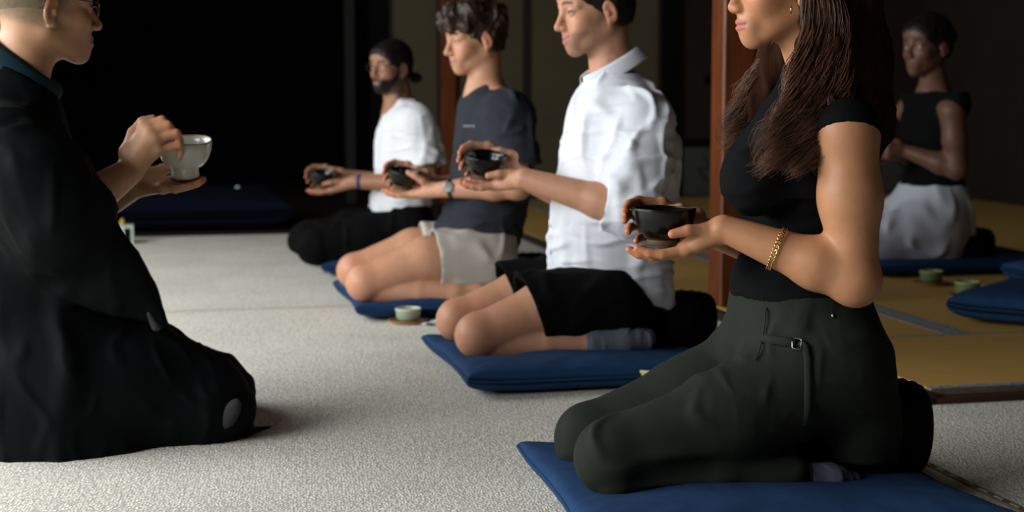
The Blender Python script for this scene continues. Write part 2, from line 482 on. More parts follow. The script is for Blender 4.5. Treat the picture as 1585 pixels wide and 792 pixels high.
# ------------------------------------------------------------ people
class Frame:
    """a person's own frame: x where the body faces, y to the person's left, z up; J() reads a joint off the photo at a chosen side offset"""
    def __init__(s, px, Y, face):
        p = at_depth(px, 420, Y); s.O = np.array([p[0], p[1], 0.0])
        s.F = RA * face; s.L = np.array([-s.F[1], s.F[0], 0.0])
        s.rz = math.atan2(s.F[1], s.F[0]); s.px = px
    def loc(s, P): P = np.asarray(P) - s.O; return np.array([P @ s.F, P @ s.L, P[2]])
    def J(s, px, py, lat=0.0):
        d = ray(px, py); t = (lat - (C0 - s.O) @ s.L) / (d @ s.L)
        return s.loc(C0 + t * d)
    def world(s, q): return s.O + s.F * q[0] + s.L * q[1] + np.array([0, 0, q[2]])
    def stations(s, rows, grow=0.0):
        out = []
        for r in rows:
            py, pa, pb, hw = r[:4]
            a, b = s.J(pa, py), s.J(pb, py)
            d = s.world((a + b) / 2) - C0; d[2] = 0; d /= np.linalg.norm(d)
            sn = abs(d @ s.F); c = abs(d @ s.L)
            rj = abs(a[0] - b[0]) / 2
            rx = math.sqrt(max((rj * c) ** 2 - (hw * sn) ** 2, (rj * c * .6) ** 2)) / c
            out.append(((a[2] + b[2]) / 2, (a[0] + b[0]) / 2, rx + grow, hw + grow))
        return out

def rot_head(yaw, pitch, roll=0):
    y, p, r = (math.radians(v) for v in (yaw, pitch, roll))
    Rz = np.array([[math.cos(y), -math.sin(y), 0], [math.sin(y), math.cos(y), 0], [0, 0, 1]])
    Ry = np.array([[math.cos(p), 0, math.sin(p)], [0, 1, 0], [-math.sin(p), 0, math.cos(p)]])
    Rx = np.array([[1, 0, 0], [0, math.cos(r), -math.sin(r)], [0, math.sin(r), math.cos(r)]])
    return Rz @ Ry @ Rx

def add_head(f, c, R, hs, smile=0.0, jaw=1.0, nose=1.0, lid=.003, ears=True, female=False):
    fr = (np.asarray(c, np.float32), np.asarray(R, np.float32), np.float32(hs))
    kw = dict(frame=fr)
    f.el((-.018, 0, .034), (.098, .077, .085), k=.01, **kw)
    f.el((.046, 0, .044), (.048, .060, .048), k=.03, **kw)
    f.el((.026, 0, -.034), (.062, .059, .072), k=.02, **kw)
    for sy in (1, -1):
        f.rc((-.012, .050 * sy * jaw, -.056), (.062, .013 * sy * jaw, -.1005), .015, .0145, k=.022, **kw)
        f.el((.056, .036 * sy, -.030), (.024, .022, .020), k=.022, **kw)
    f.el((.074, 0, -.099), (.016, .019 * jaw, .017), k=.014, **kw)
    f.el((.076, 0, -.070), (.019, .030, .027), k=.018, **kw)
    br = .006 if female else .009
    for sy in (1, -1):
        f.rc((.084, .012 * sy, .014), (.066, .047 * sy, .015), br, br * .9, k=.014, **kw)
        f.el((.097, .0325 * sy, -.001), (.0185, .019, .0125), k=.012, op='s', **kw)
    for sy in (1, -1):
        e = (.0735, .032 * sy, -.001)
        f.el(e, .0125, k=.002, **kw)
        f.el(e, .0142, k=.003, cut=(((.25, 0, -1), .0222 - lid),), **kw)
        f.el(e, .0138, k=.003, cut=(((0, 0, 1), -.0062),), **kw)
    f.rc((.086, 0, .008), (.1085 * (.5 + .5 * nose), 0, -.033), .0072, .0088, k=.012, **kw)
    f.el((.1075 * (.5 + .5 * nose), 0, -.0365), (.0105 * nose, .0105, .0095), k=.008, **kw)
    for sy in (1, -1):
        f.el((.0965, .0125 * sy, -.040), (.0105, .0072, .0078), k=.006, **kw)
        f.el((.0985, .0062 * sy, -.0475), (.005, .0028, .003), k=.003, op='s', **kw)
    up = .009 * smile; wd = 1 + .14 * smile
    for sy in (1, -1):
        f.rc((.0955, .004 * sy, -.0648), (.084, .023 * sy * wd, -.0685 + up), .0052, .0028, k=.005, **kw)
        f.rc((.0945, .003 * sy, -.0762), (.083, .021 * sy * wd, -.0715 + up), .0062, .003, k=.005, **kw)
        f.rc((.101, 0, -.0705), (.086, .025 * sy * wd, -.070 + up), .0016, .0018, k=.003, op='s', **kw)
        if smile: f.el((.066, .034 * sy, -.050), (.018, .017, .016), k=.014, **kw)
    if ears:
        t = math.radians(12); Re = np.array([[math.cos(t), 0, math.sin(t)], [0, 1, 0], [-math.sin(t), 0, math.cos(t)]])
        for sy in (1, -1):
            a = math.radians(20 * sy); Ra = np.array([[math.cos(a), math.sin(a), 0], [-math.sin(a), math.cos(a), 0], [0, 0, 1]])
            Rr = Re @ Ra
            f.el((-.012, .078 * sy, -.014), (.0185, .0065, .031), k=.006, R=Rr, **kw)
            f.el((-.009, .0855 * sy, -.012), (.0115, .006, .0205), k=.004, op='s', R=Rr, **kw)
            f.el((-.006, .079 * sy, -.018), (.006, .006, .008), k=.003, **kw)
            f.el((-.007, .0765 * sy, -.041), (.0085, .005, .0095), k=.006, **kw)
    return fr

def head_colors(V, fr, col, skin, smile=0, lip=(.42, .14, .11), brow=(.03, .018, .012), beard=None, lash=True, stub=None, hairline=None):
    o, R, hs = fr
    q = ((V - o) @ R) / hs
    d0 = np.abs(q).max(1) < .16
    def blend(m, c, a=1.0):
        w = (m * a * d0)[:, None]; col[:] = col * (1 - w) + np.array(c) * w
    x, y, z = q.T; ay = np.abs(y)
    front = sstep(.03, .05, x)
    blend(np.exp(-(((ay - .042) / .018) ** 2 + ((z + .032) / .018) ** 2)) * front, np.array(skin) * (1.12, .82, .75), .45)
    blend(np.exp(-((ay / .014) ** 2 + ((z + .037) / .012) ** 2)) * sstep(.09, .1, x), np.array(skin) * (1.1, .8, .74), .5)
    ear = np.exp(-(((x + .01) / .02) ** 2 + ((z + .008) / .03) ** 2)) * sstep(.072, .08, ay)
    blend(ear, np.array(skin) * (1.15, .72, .65), .6)
    if beard is not None:
        t = sstep(-.045, -.062, z) * sstep(-.03, -.012, x) * sstep(-.135, -.12, z)
        must = np.exp(-((z + .056) / .0055) ** 2) * sstep(.03, .024, ay) * sstep(.07, .08, x)
        side = sstep(-.012, .0, x) * sstep(.028, .012, x) * sstep(.02, .0, z) * sstep(.05, .058, ay)
        cheek = sstep(.0, -.03, z + .03 + (ay < .03) * .02)
        m = np.clip(np.maximum(np.maximum(t * cheek, must), side), 0, 1)
        m = m * (.85 + .3 * perlin(q * 300)).clip(0, 1)
        blend(m, beard[0], beard[1])
    if stub is not None:
        m = sstep(.030, .012, x * .868 - z * .496) * sstep(-.052, -.032, z + .25 * np.clip(x + .06, -.05, .1))
        m = m * (1 - np.exp(-(((x + .012) / .02) ** 2 + ((z + .006) / .03) ** 2)) * sstep(.068, .076, ay))
        blend(m * (.85 + .4 * perlin(q * 260)).clip(0, 1), stub, .85)
    arc = .022 + .004 * np.cos((ay - .03) * 90)
    blend(sstep(.0055, .0032, np.abs(z - arc)) * sstep(.010, .014, ay) * sstep(.052, .046, ay) * front, brow, .85)
    zl = .0055 * np.clip(1 - ay / .024, 0, 1)
    z0 = z - .009 * smile * np.clip(ay / .026, 0, 1) ** 1.2
    lipm = sstep(.0115, .0095, np.abs(z0 + .0708)) * sstep(.0245 * (1 + .14 * smile), .021 * (1 + .14 * smile), ay) * sstep(.0835 - .25 * ay * ay / .02, .0865 - .25 * ay * ay / .02, x)
    blend(lipm, lip, .85)
    blend(sstep(.0018, .0007, np.abs(z0 + .0705)) * sstep(.029, .025, ay) * sstep(.075, .08, x), np.array(lip) * .35, .7)
    for sy in (1, -1):
        e = q - np.array([.0735, .032 * sy, -.001]); r = np.linalg.norm(e, axis=1)
        ball = (r < .0131) * sstep(.004, .006, e[:, 0])
        blend(ball, (.50, .46, .42))
        ir = np.hypot(e[:, 1] + .0005, e[:, 2]); blend(ball * sstep(.0062, .0054, ir), (.05, .03, .02))
        blend(ball * sstep(.0028, .0022, ir), (.004, .004, .004))
        ay2 = ay
        lashm = sstep(.0016, .0008, np.abs(r - .0137)) * sstep(.004, .0065, e[:, 0]) * sstep(.003, .0018, np.abs(e[:, 2] - .0028))
        if lash: blend(lashm, (.02, .012, .01), .9)
    return col

def bez(a, b, c, t): return (1 - t) ** 2 * a + 2 * t * (1 - t) * b + t * t * c

def add_hand(f, W, D, r=1.0, k=.0035):
    """D: finger -> list of joints; palm grows from the wrist to the knuckles, thumb from its side"""
    W = np.asarray(W); kn = [np.asarray(D[q][0]) for q in 'IMRP']
    for i, q in enumerate(kn):
        f.rc(W + (q - W) * .12, q, .0175 * r, .0118 * r, k=.012)
    for i in range(3): f.rc(kn[i], kn[i + 1], .0115 * r, .0115 * r, k=.008)
    f.rc(W + (kn[1] - W) * .3, W + ((kn[1] + kn[2]) / 2 - W) * .8, .017 * r, .0135 * r, k=.012)
    T = [np.asarray(p) for p in D['T']]
    f.rc(W + (T[0] - W) * .2, T[0], .017 * r, .0165 * r, k=.012)
    f.rc(T[0], T[1], .0165 * r, .0125 * r, k=.01)
    f.rc(T[0], kn[0] * .6 + W * .4, .013 * r, .012 * r, k=.012)
    f.chain(T[1:], [.0122 * r, .0108 * r, .0088 * r][:len(T) - 1], k=k)
    for q in 'IMRP':
        s = {'I': 1, 'M': 1.02, 'R': .97, 'P': .86}[q] * r
        p = [np.asarray(v) for v in D[q]]
        f.rc(p[0], p[1], .0105 * s, .0092 * s, k=.005)
        f.rc(p[1], p[2], .0094 * s, .0082 * s, k=k)
        f.rc(p[2], p[3], .0083 * s, .0068 * s, k=k)

LEFT_UNDER = dict(I=[(-.026, .043, -.038), (.014, .038, -.0455), (.036, .031, -.043), (.055, .023, -.035)],
                  M=[(-.020, .021, -.046), (.025, .018, -.0505), (.049, .013, -.047), (.065, .008, -.039)],
                  R=[(-.022, .000, -.047), (.021, -.001, -.0515), (.043, -.005, -.048), (.058, -.009, -.041)],
                  P=[(-.032, -.019, -.043), (.001, -.019, -.048), (.018, -.023, -.046), (.032, -.026, -.040)],
                  T=[(-.083, .056, -.010), (-.050, .068, -.002), (-.022, .068, -.002), (.004, .0605, -.008)])
RIGHT_SIDE = dict(I=[(-.020, -.068, .034), (.026, -.066, .041), (.049, -.048, .036), (.062, -.028, .028)],
                  M=[(-.014, -.070, .014), (.031, -.063, .019), (.055, -.042, .016), (.066, -.018, .010)],
                  R=[(-.018, -.065, -.005), (.028, -.058, -.002), (.050, -.039, -.005), (.060, -.016, -.010)],
                  P=[(-.025, -.056, -.022), (.014, -.050, -.022), (.032, -.037, -.024), (.044, -.019, -.027)],
                  T=[(-.078, -.050, .010), (-.060, -.052, .020), (-.048, -.050, .026), (-.034, -.056, .026)])
def placed(D, B, T, hs=1.0, mirror=False):
    out = {}
    for q, pts in D.items():
        out[q] = [B + T @ (np.array(p) * hs * (1, -1 if mirror else 1, 1)) for p in pts]
    return out
def tilt(about_x=0, about_y=0):
    a, b = math.radians(about_x), math.radians(about_y)
    X = np.array([[1, 0, 0], [0, math.cos(a), -math.sin(a)], [0, math.sin(a), math.cos(a)]])
    Y = np.array([[math.cos(b), 0, math.sin(b)], [0, 1, 0], [-math.sin(b), 0, math.cos(b)]])
    return Y @ X

def body_object(f, fr, root, skin, lo, hi, vx, **hc):
    V, Fq = f.mesh(lo, hi, vx)
    col = np.tile(np.array(skin, float), (len(V), 1))
    m = perlin(V * 22) * .5 + perlin(V * 60) * .3
    col *= (1 + .10 * m[:, None] * np.array([.6, 1.1, 1.1]))
    paint = hc.pop('paint', None)
    if paint: paint(V, col)
    if fr is not None: head_colors(V, fr, col, skin, **hc)
    return link('body', np_mesh('body', V, Fq, col=np.clip(col, 0, 1)), root, M['skin'])
def cloth(f, name, root, material, lo, hi, vx, fold=(), it=1, keep=None, **kw):
    V, Fq = f.mesh(lo, hi, vx)
    if it: V = relax(V, Fq, it)
    for a in fold:
        V = folds(V, vnormals(V, Fq), **a) if not callable(a) else a(V, vnormals(V, Fq))
    return link(name, np_mesh(name, V, Fq), root, material)
def plane(p, n):
    n = np.asarray(n, float); n = n / np.linalg.norm(n); return (n, float(n @ np.asarray(p)))
def mirror(p, dx=0): return np.array([p[0] + dx, -p[1], p[2]])
def pinken(V, col, pts, r, c=(1.1, .80, .74), a=.6):
    for p in pts:
        w = (np.exp(-((V - np.asarray(p)) ** 2).sum(1) / (r * r)) * a)[:, None]; col *= 1 + w * (np.array(c) - 1)

def seat_legs(f, hip, knee, ank, toe, rh, rm, rk, rs, ra, mid=None):
    """folded leg: thigh to the knee, shank lying back along the cushion, foot sole up"""
    hip, knee, ank, toe = (np.asarray(v) for v in (hip, knee, ank, toe))
    md = (hip + knee) / 2 if mid is None else mid
    f.chain([hip, md, knee], [rh, rm, rk], k=.02)
    low = knee + np.array([-.025, 0, -.018])
    f.el(knee + np.array([.012, 0, .004]), rk * .93, k=.02)
    calf = low + (ank - low) * .55
    f.chain([low, calf, ank], [rk * .80, rs, ra], k=.0045)
    f.chain([ank, ank + (toe - ank) * .55, toe], [ra, ra * .95, ra * .55], k=.015, sc=None)

def person(label, fr): return thing('person', label, 'person', tuple(fr.O), fr.rz)
def make_bowl(label, fr, B, T, R, H, mats, prof='dark', group=None, hs=1):
    """hand-held bowl: wall and foot"""
    P = fr.world(B)
    root = thing('tea_bowl', label, 'bowl', tuple(P), fr.rz, group)
    Rm = Matrix([[T[i][j] for j in range(3)] for i in range(3)]).to_euler()
    b, ft = PB(), PB()
    hh = H / 2
    if prof == 'dark':
        out = [(0, -hh + .008), (R * .50, -hh + .008), (R * .66, -hh + .013), (R * .82, -hh + .024), (R * .93, -hh + .037), (R * .98, hh - .012), (R * .985, hh - .006), (R, hh - .002), (R * .995, hh)]
        inn = [(R * .96, hh - .001), (R * .935, hh - .012), (R * .87, -hh + .036), (R * .72, -hh + .02), (R * .4, -hh + .0145), (0, -hh + .0135)]
        foot = [(R * .50, -hh + .0085), (R * .54, -hh + .001), (R * .52, -hh), (R * .44, -hh), (R * .42, -hh + .0085)]
    else:
        out = [(0, -hh + .020), (R * .52, -hh + .021), (R * .66, -hh + .025), (R * .85, -hh + .038), (R * .955, -hh + .055), (R * .985, hh - .012), (R, hh - .001), (R * .99, hh)]
        inn = [(R * .955, hh - .001), (R * .93, hh - .014), (R * .80, -hh + .046), (R * .5, -hh + .030), (0, -hh + .027)]
        foot = [(R * .50, -hh + .022), (R * .50, -hh + .012), (R * .53, -hh + .001), (R * .50, -hh), (R * .42, -hh), (R * .40, -hh + .021)]
    wob = lambda x, y, z: (x * (1 + .012 * math.sin(2 * math.atan2(y, x) + 1)), y * (1 + .012 * math.sin(2 * math.atan2(y, x) + 1)), z + (.0012 * math.sin(3 * math.atan2(y, x)) if z > 0 else 0))
    o1 = b.lathe(out + inn, 56, wob).obj('bowl_wall', mats[0], root, True)
    o2 = ft.lathe(foot, 40).obj('foot_ring', mats[1], root, True)
    rim = PB().tube([wob(R * .978 * math.cos(a), R * .978 * math.sin(a), hh) for a in np.linspace(0, 2 * math.pi, 57)[:-1]], .0017, 6, closed=True).obj('rim', mats[2], root, True)
    for o in (o1, o2, rim): o.rotation_euler = Rm
    return root
def wrist_ring(fr, root, name, material, E, W, t, r, tr, flat=(1, 1), n=8):
    """a band round a forearm at fraction t from elbow to wrist"""
    E, W = np.asarray(E), np.asarray(W); c = E + (W - E) * t; ax = Vector(W - E).normalized()
    a = ax.cross(Vector((0, 0, 1))).normalized(); b = ax.cross(a)
    pts = [Vector(c) + a * math.cos(w) * r + b * math.sin(w) * r for w in np.linspace(0, 2 * math.pi, 29)[:-1]]
    return PB().tube(pts, tr, n, closed=True, flat=flat).obj(name, material, root, True), c, a, b, ax
BLACKW = (M['black_glaze'], M['foot_clay'], M['black_glaze'])

# ============================================================ woman in front (nearest)
def build_front_woman():
    fr = Frame(1265, 2.60, -1); J = fr.J
    root = person('woman with long wavy brown hair, black top and dark olive trousers, nearest the camera', fr)
    skin = (.48, .22, .108)
    f = Field()
    H = J(1211, -25, 0); R = rot_head(-3, 6); hs = .88
    fh = add_head(f, H, R, hs, female=True, jaw=.88, nose=.9)
    sh = J(1311, 205, .165); el = J(1322, 430, .185); wr = J(1120, 353, .085)
    shR = mirror(sh); elR = J(1300, 425, -.20); wrR = J(1075, 352, -.085)
    nb = J(1268, 135, 0)
    f.chain([H + R @ np.array([-.026, 0, -.065]) * hs, nb], [.044, .043], k=.02)
    for i, s_ in enumerate((sh, shR)): f.rc(nb + np.array([0, 0, -.05]), s_ + np.array([0, 0, .0]), .04, .040, k=.03)
    f.chain([nb + np.array([0, 0, -.09]), J(1250, 250), J(1245, 420), J(1275, 560)], [.055, .08, .085, .09], k=.04, sc=(1, 1.3, 1))
    for s_, e, w in ((sh, el, wr), (shR, elR, wrR)):
        f.chain([s_, s_ + (e - s_) * .45, e], [.051, .047, .039], k=.03)
        f.el(e + np.array([-.004, 0, -.012]), .034, k=.02)
        f.chain([e, e + (w - e) * .28, w], [.039, .041, .0225], k=.02)
    B = J(1027, 350, .012); T = tilt(0, 0)
    f_ = .97
    add_hand(f, wr, placed(LEFT_UNDER, B, T, f_), .92)
    add_hand(f, wrR, placed(RIGHT_SIDE, B, T, f_), .92)
    hp = J(1290, 565, .09); kn = J(952, 704, .105); an = J(1236, 742, .150); to = J(1318, 746, .150)
    knR = J(918, 676, -.105)
    seat_legs(f, hp, kn, an, to, .07, .06, .048, .035, .027)
    seat_legs(f, mirror(hp), knR, mirror(an), mirror(to), .07, .06, .048, .035, .027)
    tips = [placed(LEFT_UNDER, B, T, f_)[q][3] for q in 'IMRPT'] + [placed(RIGHT_SIDE, B, T, f_)[q][3] for q in 'IMRP']
    body_object(f, fh, root, skin, (-.35, -.36, 0), (.62, .36, 1.12), .003,
                paint=lambda V, c: pinken(V, c, tips, .018), lip=(.42, .12, .09))
    # top
    g = Field()
    g.loft(fr.stations([(300, 1124, 1343, .145), (285, 1119, 1346, .148), (265, 1121, 1350, .152), (240, 1129, 1354, .155), (215, 1144, 1356, .15), (190, 1162, 1350, .145), (165, 1180, 1338, .12), (145, 1193, 1322, .09), (125, 1206, 1305, .068), (104, 1213, 1292, .056)]) , k=.02)
    g.loft(fr.stations([(290, 1150, 1344, .135), (320, 1152, 1340, .128), (345, 1156, 1337, .122), (385, 1150, 1335, .122), (415, 1136, 1338, .128), (440, 1129, 1342, .134), (456, 1129, 1346, .136)]), k=.014)
    for sy in (1, -1):
        g.el(J(1166, 280, .07 * sy), (.052, .062, .058), k=.03)
    for s_, e in ((sh, el), (shR, elR)):
        ax = (e - s_); ax /= np.linalg.norm(ax)
        g.rc(nb + np.array([0, 0, -.045]), s_ + np.array([0, 0, .002]), .045, .0560, k=.03, cut=(plane(s_ + ax * .012 + np.array([0, np.sign(s_[1]) * .0, 0]), ax * .75 + np.array([.18, np.sign(s_[1]) * .35, 0])),))
        g.rc(s_ + ax * .0, s_ + ax * .14, .0500, .048, k=.004, op='s', cut=(plane(s_ + ax * .006, -ax),))
    cloth(g, 'fitted_top', root, M['black_knit'], (-.3, -.3, .3), (.4, .3, .85), .0045,
          fold=[dict(amp=.0022, freq=9, stretch=(1, 1, 2.2), seed=1)])
    # trousers
    g = Field()
    g.loft(fr.stations([(444, 1131, 1343, .136), (470, 1127, 1346, .142), (500, 1122, 1353, .152), (530, 1118, 1362, .162), (560, 1125, 1372, .17), (600, 1160, 1383, .174), (640, 1195, 1392, .17), (690, 1215, 1385, .15)]), k=.02)
    for hip, k_, a_ in ((hp, kn, an), (mirror(hp), knR, mirror(an))):
        mid = (hip + k_) / 2 + np.array([0, 0, .004])
        g.chain([hip, mid + np.array([0, 0, -.024]), k_], [.098, .082, .062], k=.035)
        g.el(k_ + np.array([.010, 0, -.004]), (.060, .060, .064), k=.02)
        lw = k_ + np.array([-.035, 0, -.026])
        g.chain([lw, lw + (a_ - lw) * .5, a_ + np.array([.02, 0, .002])], [.050, .048, .041], k=.012)
    ch = np.array([1, 0, .3])
    def tr_folds(V, N):
        wz = sstep(J(1240, 455)[2], J(1240, 500)[2], V[:, 2]); w = (np.exp(-((V - kn) ** 2).sum(1) / .13 ** 2) + .35) * wz
        hipm = np.exp(-((V - J(1190, 545, .1)) ** 2).sum(1) / .10 ** 2)
        V = folds(V, N, .007, 9, (.5, 1, 1.4), 5, mask=w)
        V = folds(V, N, .008, 13, (1.6, .8, .6), 9, mask=hipm)
        return V
    tr = cloth(g, 'trousers', root, M['olive_cloth'], (-.35, -.36, .0), (.62, .36, .62), .0045, fold=[tr_folds])
    # details laid on the trousers: waist tab with buckle, hanging strap, zip pull, front seam
    bvh = BVHTree.FromPolygons([v.co for v in tr.data.vertices], [tuple(p.vertices) for p in tr.data.polygons])
    cl = Vector(fr.loc(C0))
    def on(px, py, up=.0045):
        tgt = Vector(J(px, py, .15)); d = (tgt - cl).normalized()
        h = bvh.ray_cast(cl, d)
        if h[0] is None: return tgt
        n = h[1] if h[1].dot(d) < 0 else -h[1]
        return h[0] + n * up
    def strip(name, pts, w, m, par, th=.0022):
        P = [on(*p) for p in pts]; b = PB()
        b.tube(P, w, 8, flat=None); vs = [Vector(v) for v in b.v]
        # flatten against the cloth
        out = []
        for i, p in enumerate(P):
            d = (p - cl).normalized()
            for k in range(8):
                v = vs[i * 8 + k] - p; out.append(tuple(p + v - d * v.dot(d) * (1 - th / w)))
        b.v = out
        return b.obj(name, m, par, True)
    strip('front_seam', [(1190, 452), (1188, 480), (1186, 510), (1183, 528), (1176, 548), (1168, 560)], .0012, M['olive_cloth'], root, .0025)
    strip('waist_tab', [(1184, 526), (1200, 528), (1216, 530), (1232, 533)], .0085, M['olive_cloth'], root)
    st = strip('hanging_strap', [(1238, 531), (1247, 538), (1250, 556), (1250, 590), (1249, 625), (1247, 655)], .0062, M['olive_cloth'], root)
    bk = [on(1228, 524, .006), on(1241, 526, .006), on(1240, 543, .006), on(1227, 541, .006)]
    bp = []
    for i in range(4):
        a, b2 = bk[i], bk[(i + 1) % 4]; bp += [a.lerp(b2, .12), a.lerp(b2, .5), a.lerp(b2, .88)]
    PB().tube(bp, .0011, 6, closed=True).obj('buckle', M['steel'], root, True)
    zp = [on(1300, 462, .003), on(1292, 468, .003), on(1289, 478, .003), on(1288, 484, .003), on(1288, 492, .003)]
    z_ = PB().tube(zp[:4], .0009, 6).obj('zip_cord', M['black_cloth'], root, True)
    PB().tube(zp[3:], [.0016, .0022], 6).obj('zip_pull', M['steel'], z_, True)
    # socks
    for a_, t_ in ((an, to), (mirror(an), mirror(to))):
        g = Field(); g.chain([a_ + (t_ - a_) * .22, a_ + (t_ - a_) * .6, t_], [.031, .030, .020], k=.01)
        c = a_
        cloth(g, 'sock', root, M['sock'], c - np.array([.22, .1, .06]), c + np.array([.1, .1, .07]), .004, fold=[dict(amp=.0015, freq=30, seed=3)])
    # bracelet of gold links
    o, c, a, b, ax = wrist_ring(fr, root, 'bracelet', M['gold'], el, wr, .585, .0375, .0008)
    lk = PB(); nl = 34
    for i in range(nl):
        w = 2 * math.pi * i / nl; p = Vector(c) + (a * math.cos(w) + b * math.sin(w)) * .0375
        tn = (-a * math.sin(w) + b * math.cos(w)); rd = (a * math.cos(w) + b * math.sin(w))
        s1 = (tn * .8 + ax * (.6)).normalized()
        ring = [p + s1 * math.cos(q) * .0052 + (ax * .8 - tn * .6) * math.sin(q) * .0032 + rd * .0008 * math.sin(2 * q) for q in np.linspace(0, 2 * math.pi, 11)[:-1]]
        lk.tube(ring, .00125, 5, closed=True)
    lk.obj('chain_links', M['gold'], o, True, kind='stuff')
    # earring
    e = J(1225, 10, .074)
    PB().tube([e + np.array([.0025 * math.cos(w), .0045 * math.cos(w), .006 * math.sin(w) - .005]) for w in np.linspace(0, 2 * math.pi, 17)[:-1]], .0012, 6, closed=True).obj('earring', M['gold'], root, True)
    # hair
    g = Field(); kw = dict(frame=fh)
    g.el((-.022, 0, .040), (.103, .084, .090), k=.02, cut=((np.array([.707, 0, -.707]), .012),), **kw)
    g.el((.046, 0, .046), (.052, .066, .054), k=.02, cut=((np.array([.707, 0, -.707]), .012),), **kw)
    g.el((-.050, 0, -.02), (.064, .076, .09), k=.03, cut=((np.array([1., 0, 0]), -.02),), **kw)
    g.chain([J(1290, 10, .05), J(1283, 90, .085), J(1262, 165, .11), J(1238, 225, .125), J(1226, 258, .125)], [.045, .043, .036, .027, .014], k=.03, sc=(1.15, .85, 1))
    g.chain([J(1308, 0, 0), J(1322, 110, .0), J(1334, 190, .02), J(1336, 240, .03)], [.062, .060, .050, .028], k=.04)
    g.chain([J(1240, 40, -.065), J(1205, 100, -.10), J(1178, 165, -.115), J(1158, 215, -.118)], [.036, .038, .032, .014], k=.02)
    def wav(V, N): return folds(V, N, .006, 26, (1, 1, .25), 2)
    hb = cloth(g, 'hair', root, M['hair_brown'], (-.35, -.25, .5), (.3, .28, 1.12), .0055, fold=[wav])
    vs, fs = [], []
    b = PB()
    r2 = np.random.default_rng(5)
    def lock(front, back, n, jit, wave, r0):
        """strands between a front guide line and a back guide line"""
        fa = [np.asarray(p) for p in front]; ba = [np.asarray(p) for p in back]
        m = len(fa)
        for i in range(n):
            t = r2.random(); cut = .72 + .28 * r2.random() ** .6
            cl_ = round(t * 11) / 11; t = t * .55 + cl_ * .45; off = r2.normal(size=3) * jit
            key = [a_ * (1 - t) + b_ * t for a_, b_ in zip(fa, ba)]; ph = cl_ * 40 + r2.normal() * .35; am = wave * (.6 + .8 * r2.random())
            pts = []
            NN = 22
            for j in range(NN):
                u = j / (NN - 1) * cut * (m - 1); i0 = min(int(u), m - 2); w = u - i0
                p0, p1, p2, p3 = key[max(i0 - 1, 0)], key[i0], key[i0 + 1], key[min(i0 + 2, m - 1)]
                p = .5 * ((2 * p1) + (p2 - p0) * w + (2 * p0 - 5 * p1 + 4 * p2 - p3) * w * w + (3 * p1 - p0 - 3 * p2 + p3) * w ** 3)
                s_ = j / (NN - 1)
                amp = am * (s_ ** 1.2 + .25 * s_)
                p = p + off * (.4 + .6 * s_) + np.array([math.sin(s_ * 16 + ph), .7 * math.cos(s_ * 16 + ph), .35 * math.sin(s_ * 16 + ph * 2)]) * amp
                pts.append(p)
            b.tube(pts, [r0 * (1 - .75 * (j / (NN - 1)) ** 2) for j in range(NN)], 3)
    lock([J(1242, -18, .085), J(1243, 50, .098), J(1222, 130, .13), J(1194, 205, .150), J(1168, 264, .150)],
         [J(1300, -10, .095), J(1312, 60, .118), J(1306, 140, .145), J(1286, 210, .160), J(1264, 270, .160)], 1500, .005, .015, .00065)
    lock([J(1228, 40, -.06), J(1180, 95, -.10), J(1150, 150, -.12), J(1134, 195, -.125), J(1128, 224, -.125)],
         [J(1262, 40, -.06), J(1224, 110, -.09), J(1208, 160, -.11), J(1196, 205, -.115), J(1182, 242, -.115)], 1500, .009, .015, .00065)
    lock([J(1300, -10, .07), J(1318, 60, .08), J(1322, 130, .10), J(1318, 190, .13), J(1300, 230, .15)],
         [J(1345, 0, .02), J(1352, 70, .03), J(1355, 140, .04), J(1352, 200, .06), J(1346, 245, .07)], 500, .008, .010, .00065)
    lock([J(1280, 150, .16), J(1285, 170, .170), J(1298, 180, .175), J(1304, 192, .178)],
         [J(1290, 145, .16), J(1297, 166, .170), J(1308, 180, .175), J(1311, 196, .178)], 14, .003, .002, .0006)
    b.obj('hair_strands', M['hair_strand'], hb, True, kind='stuff')
    make_bowl('black glazed tea bowl in hands of the long-haired woman in front', fr, B, T, .0553, .060, BLACKW)
    return fr

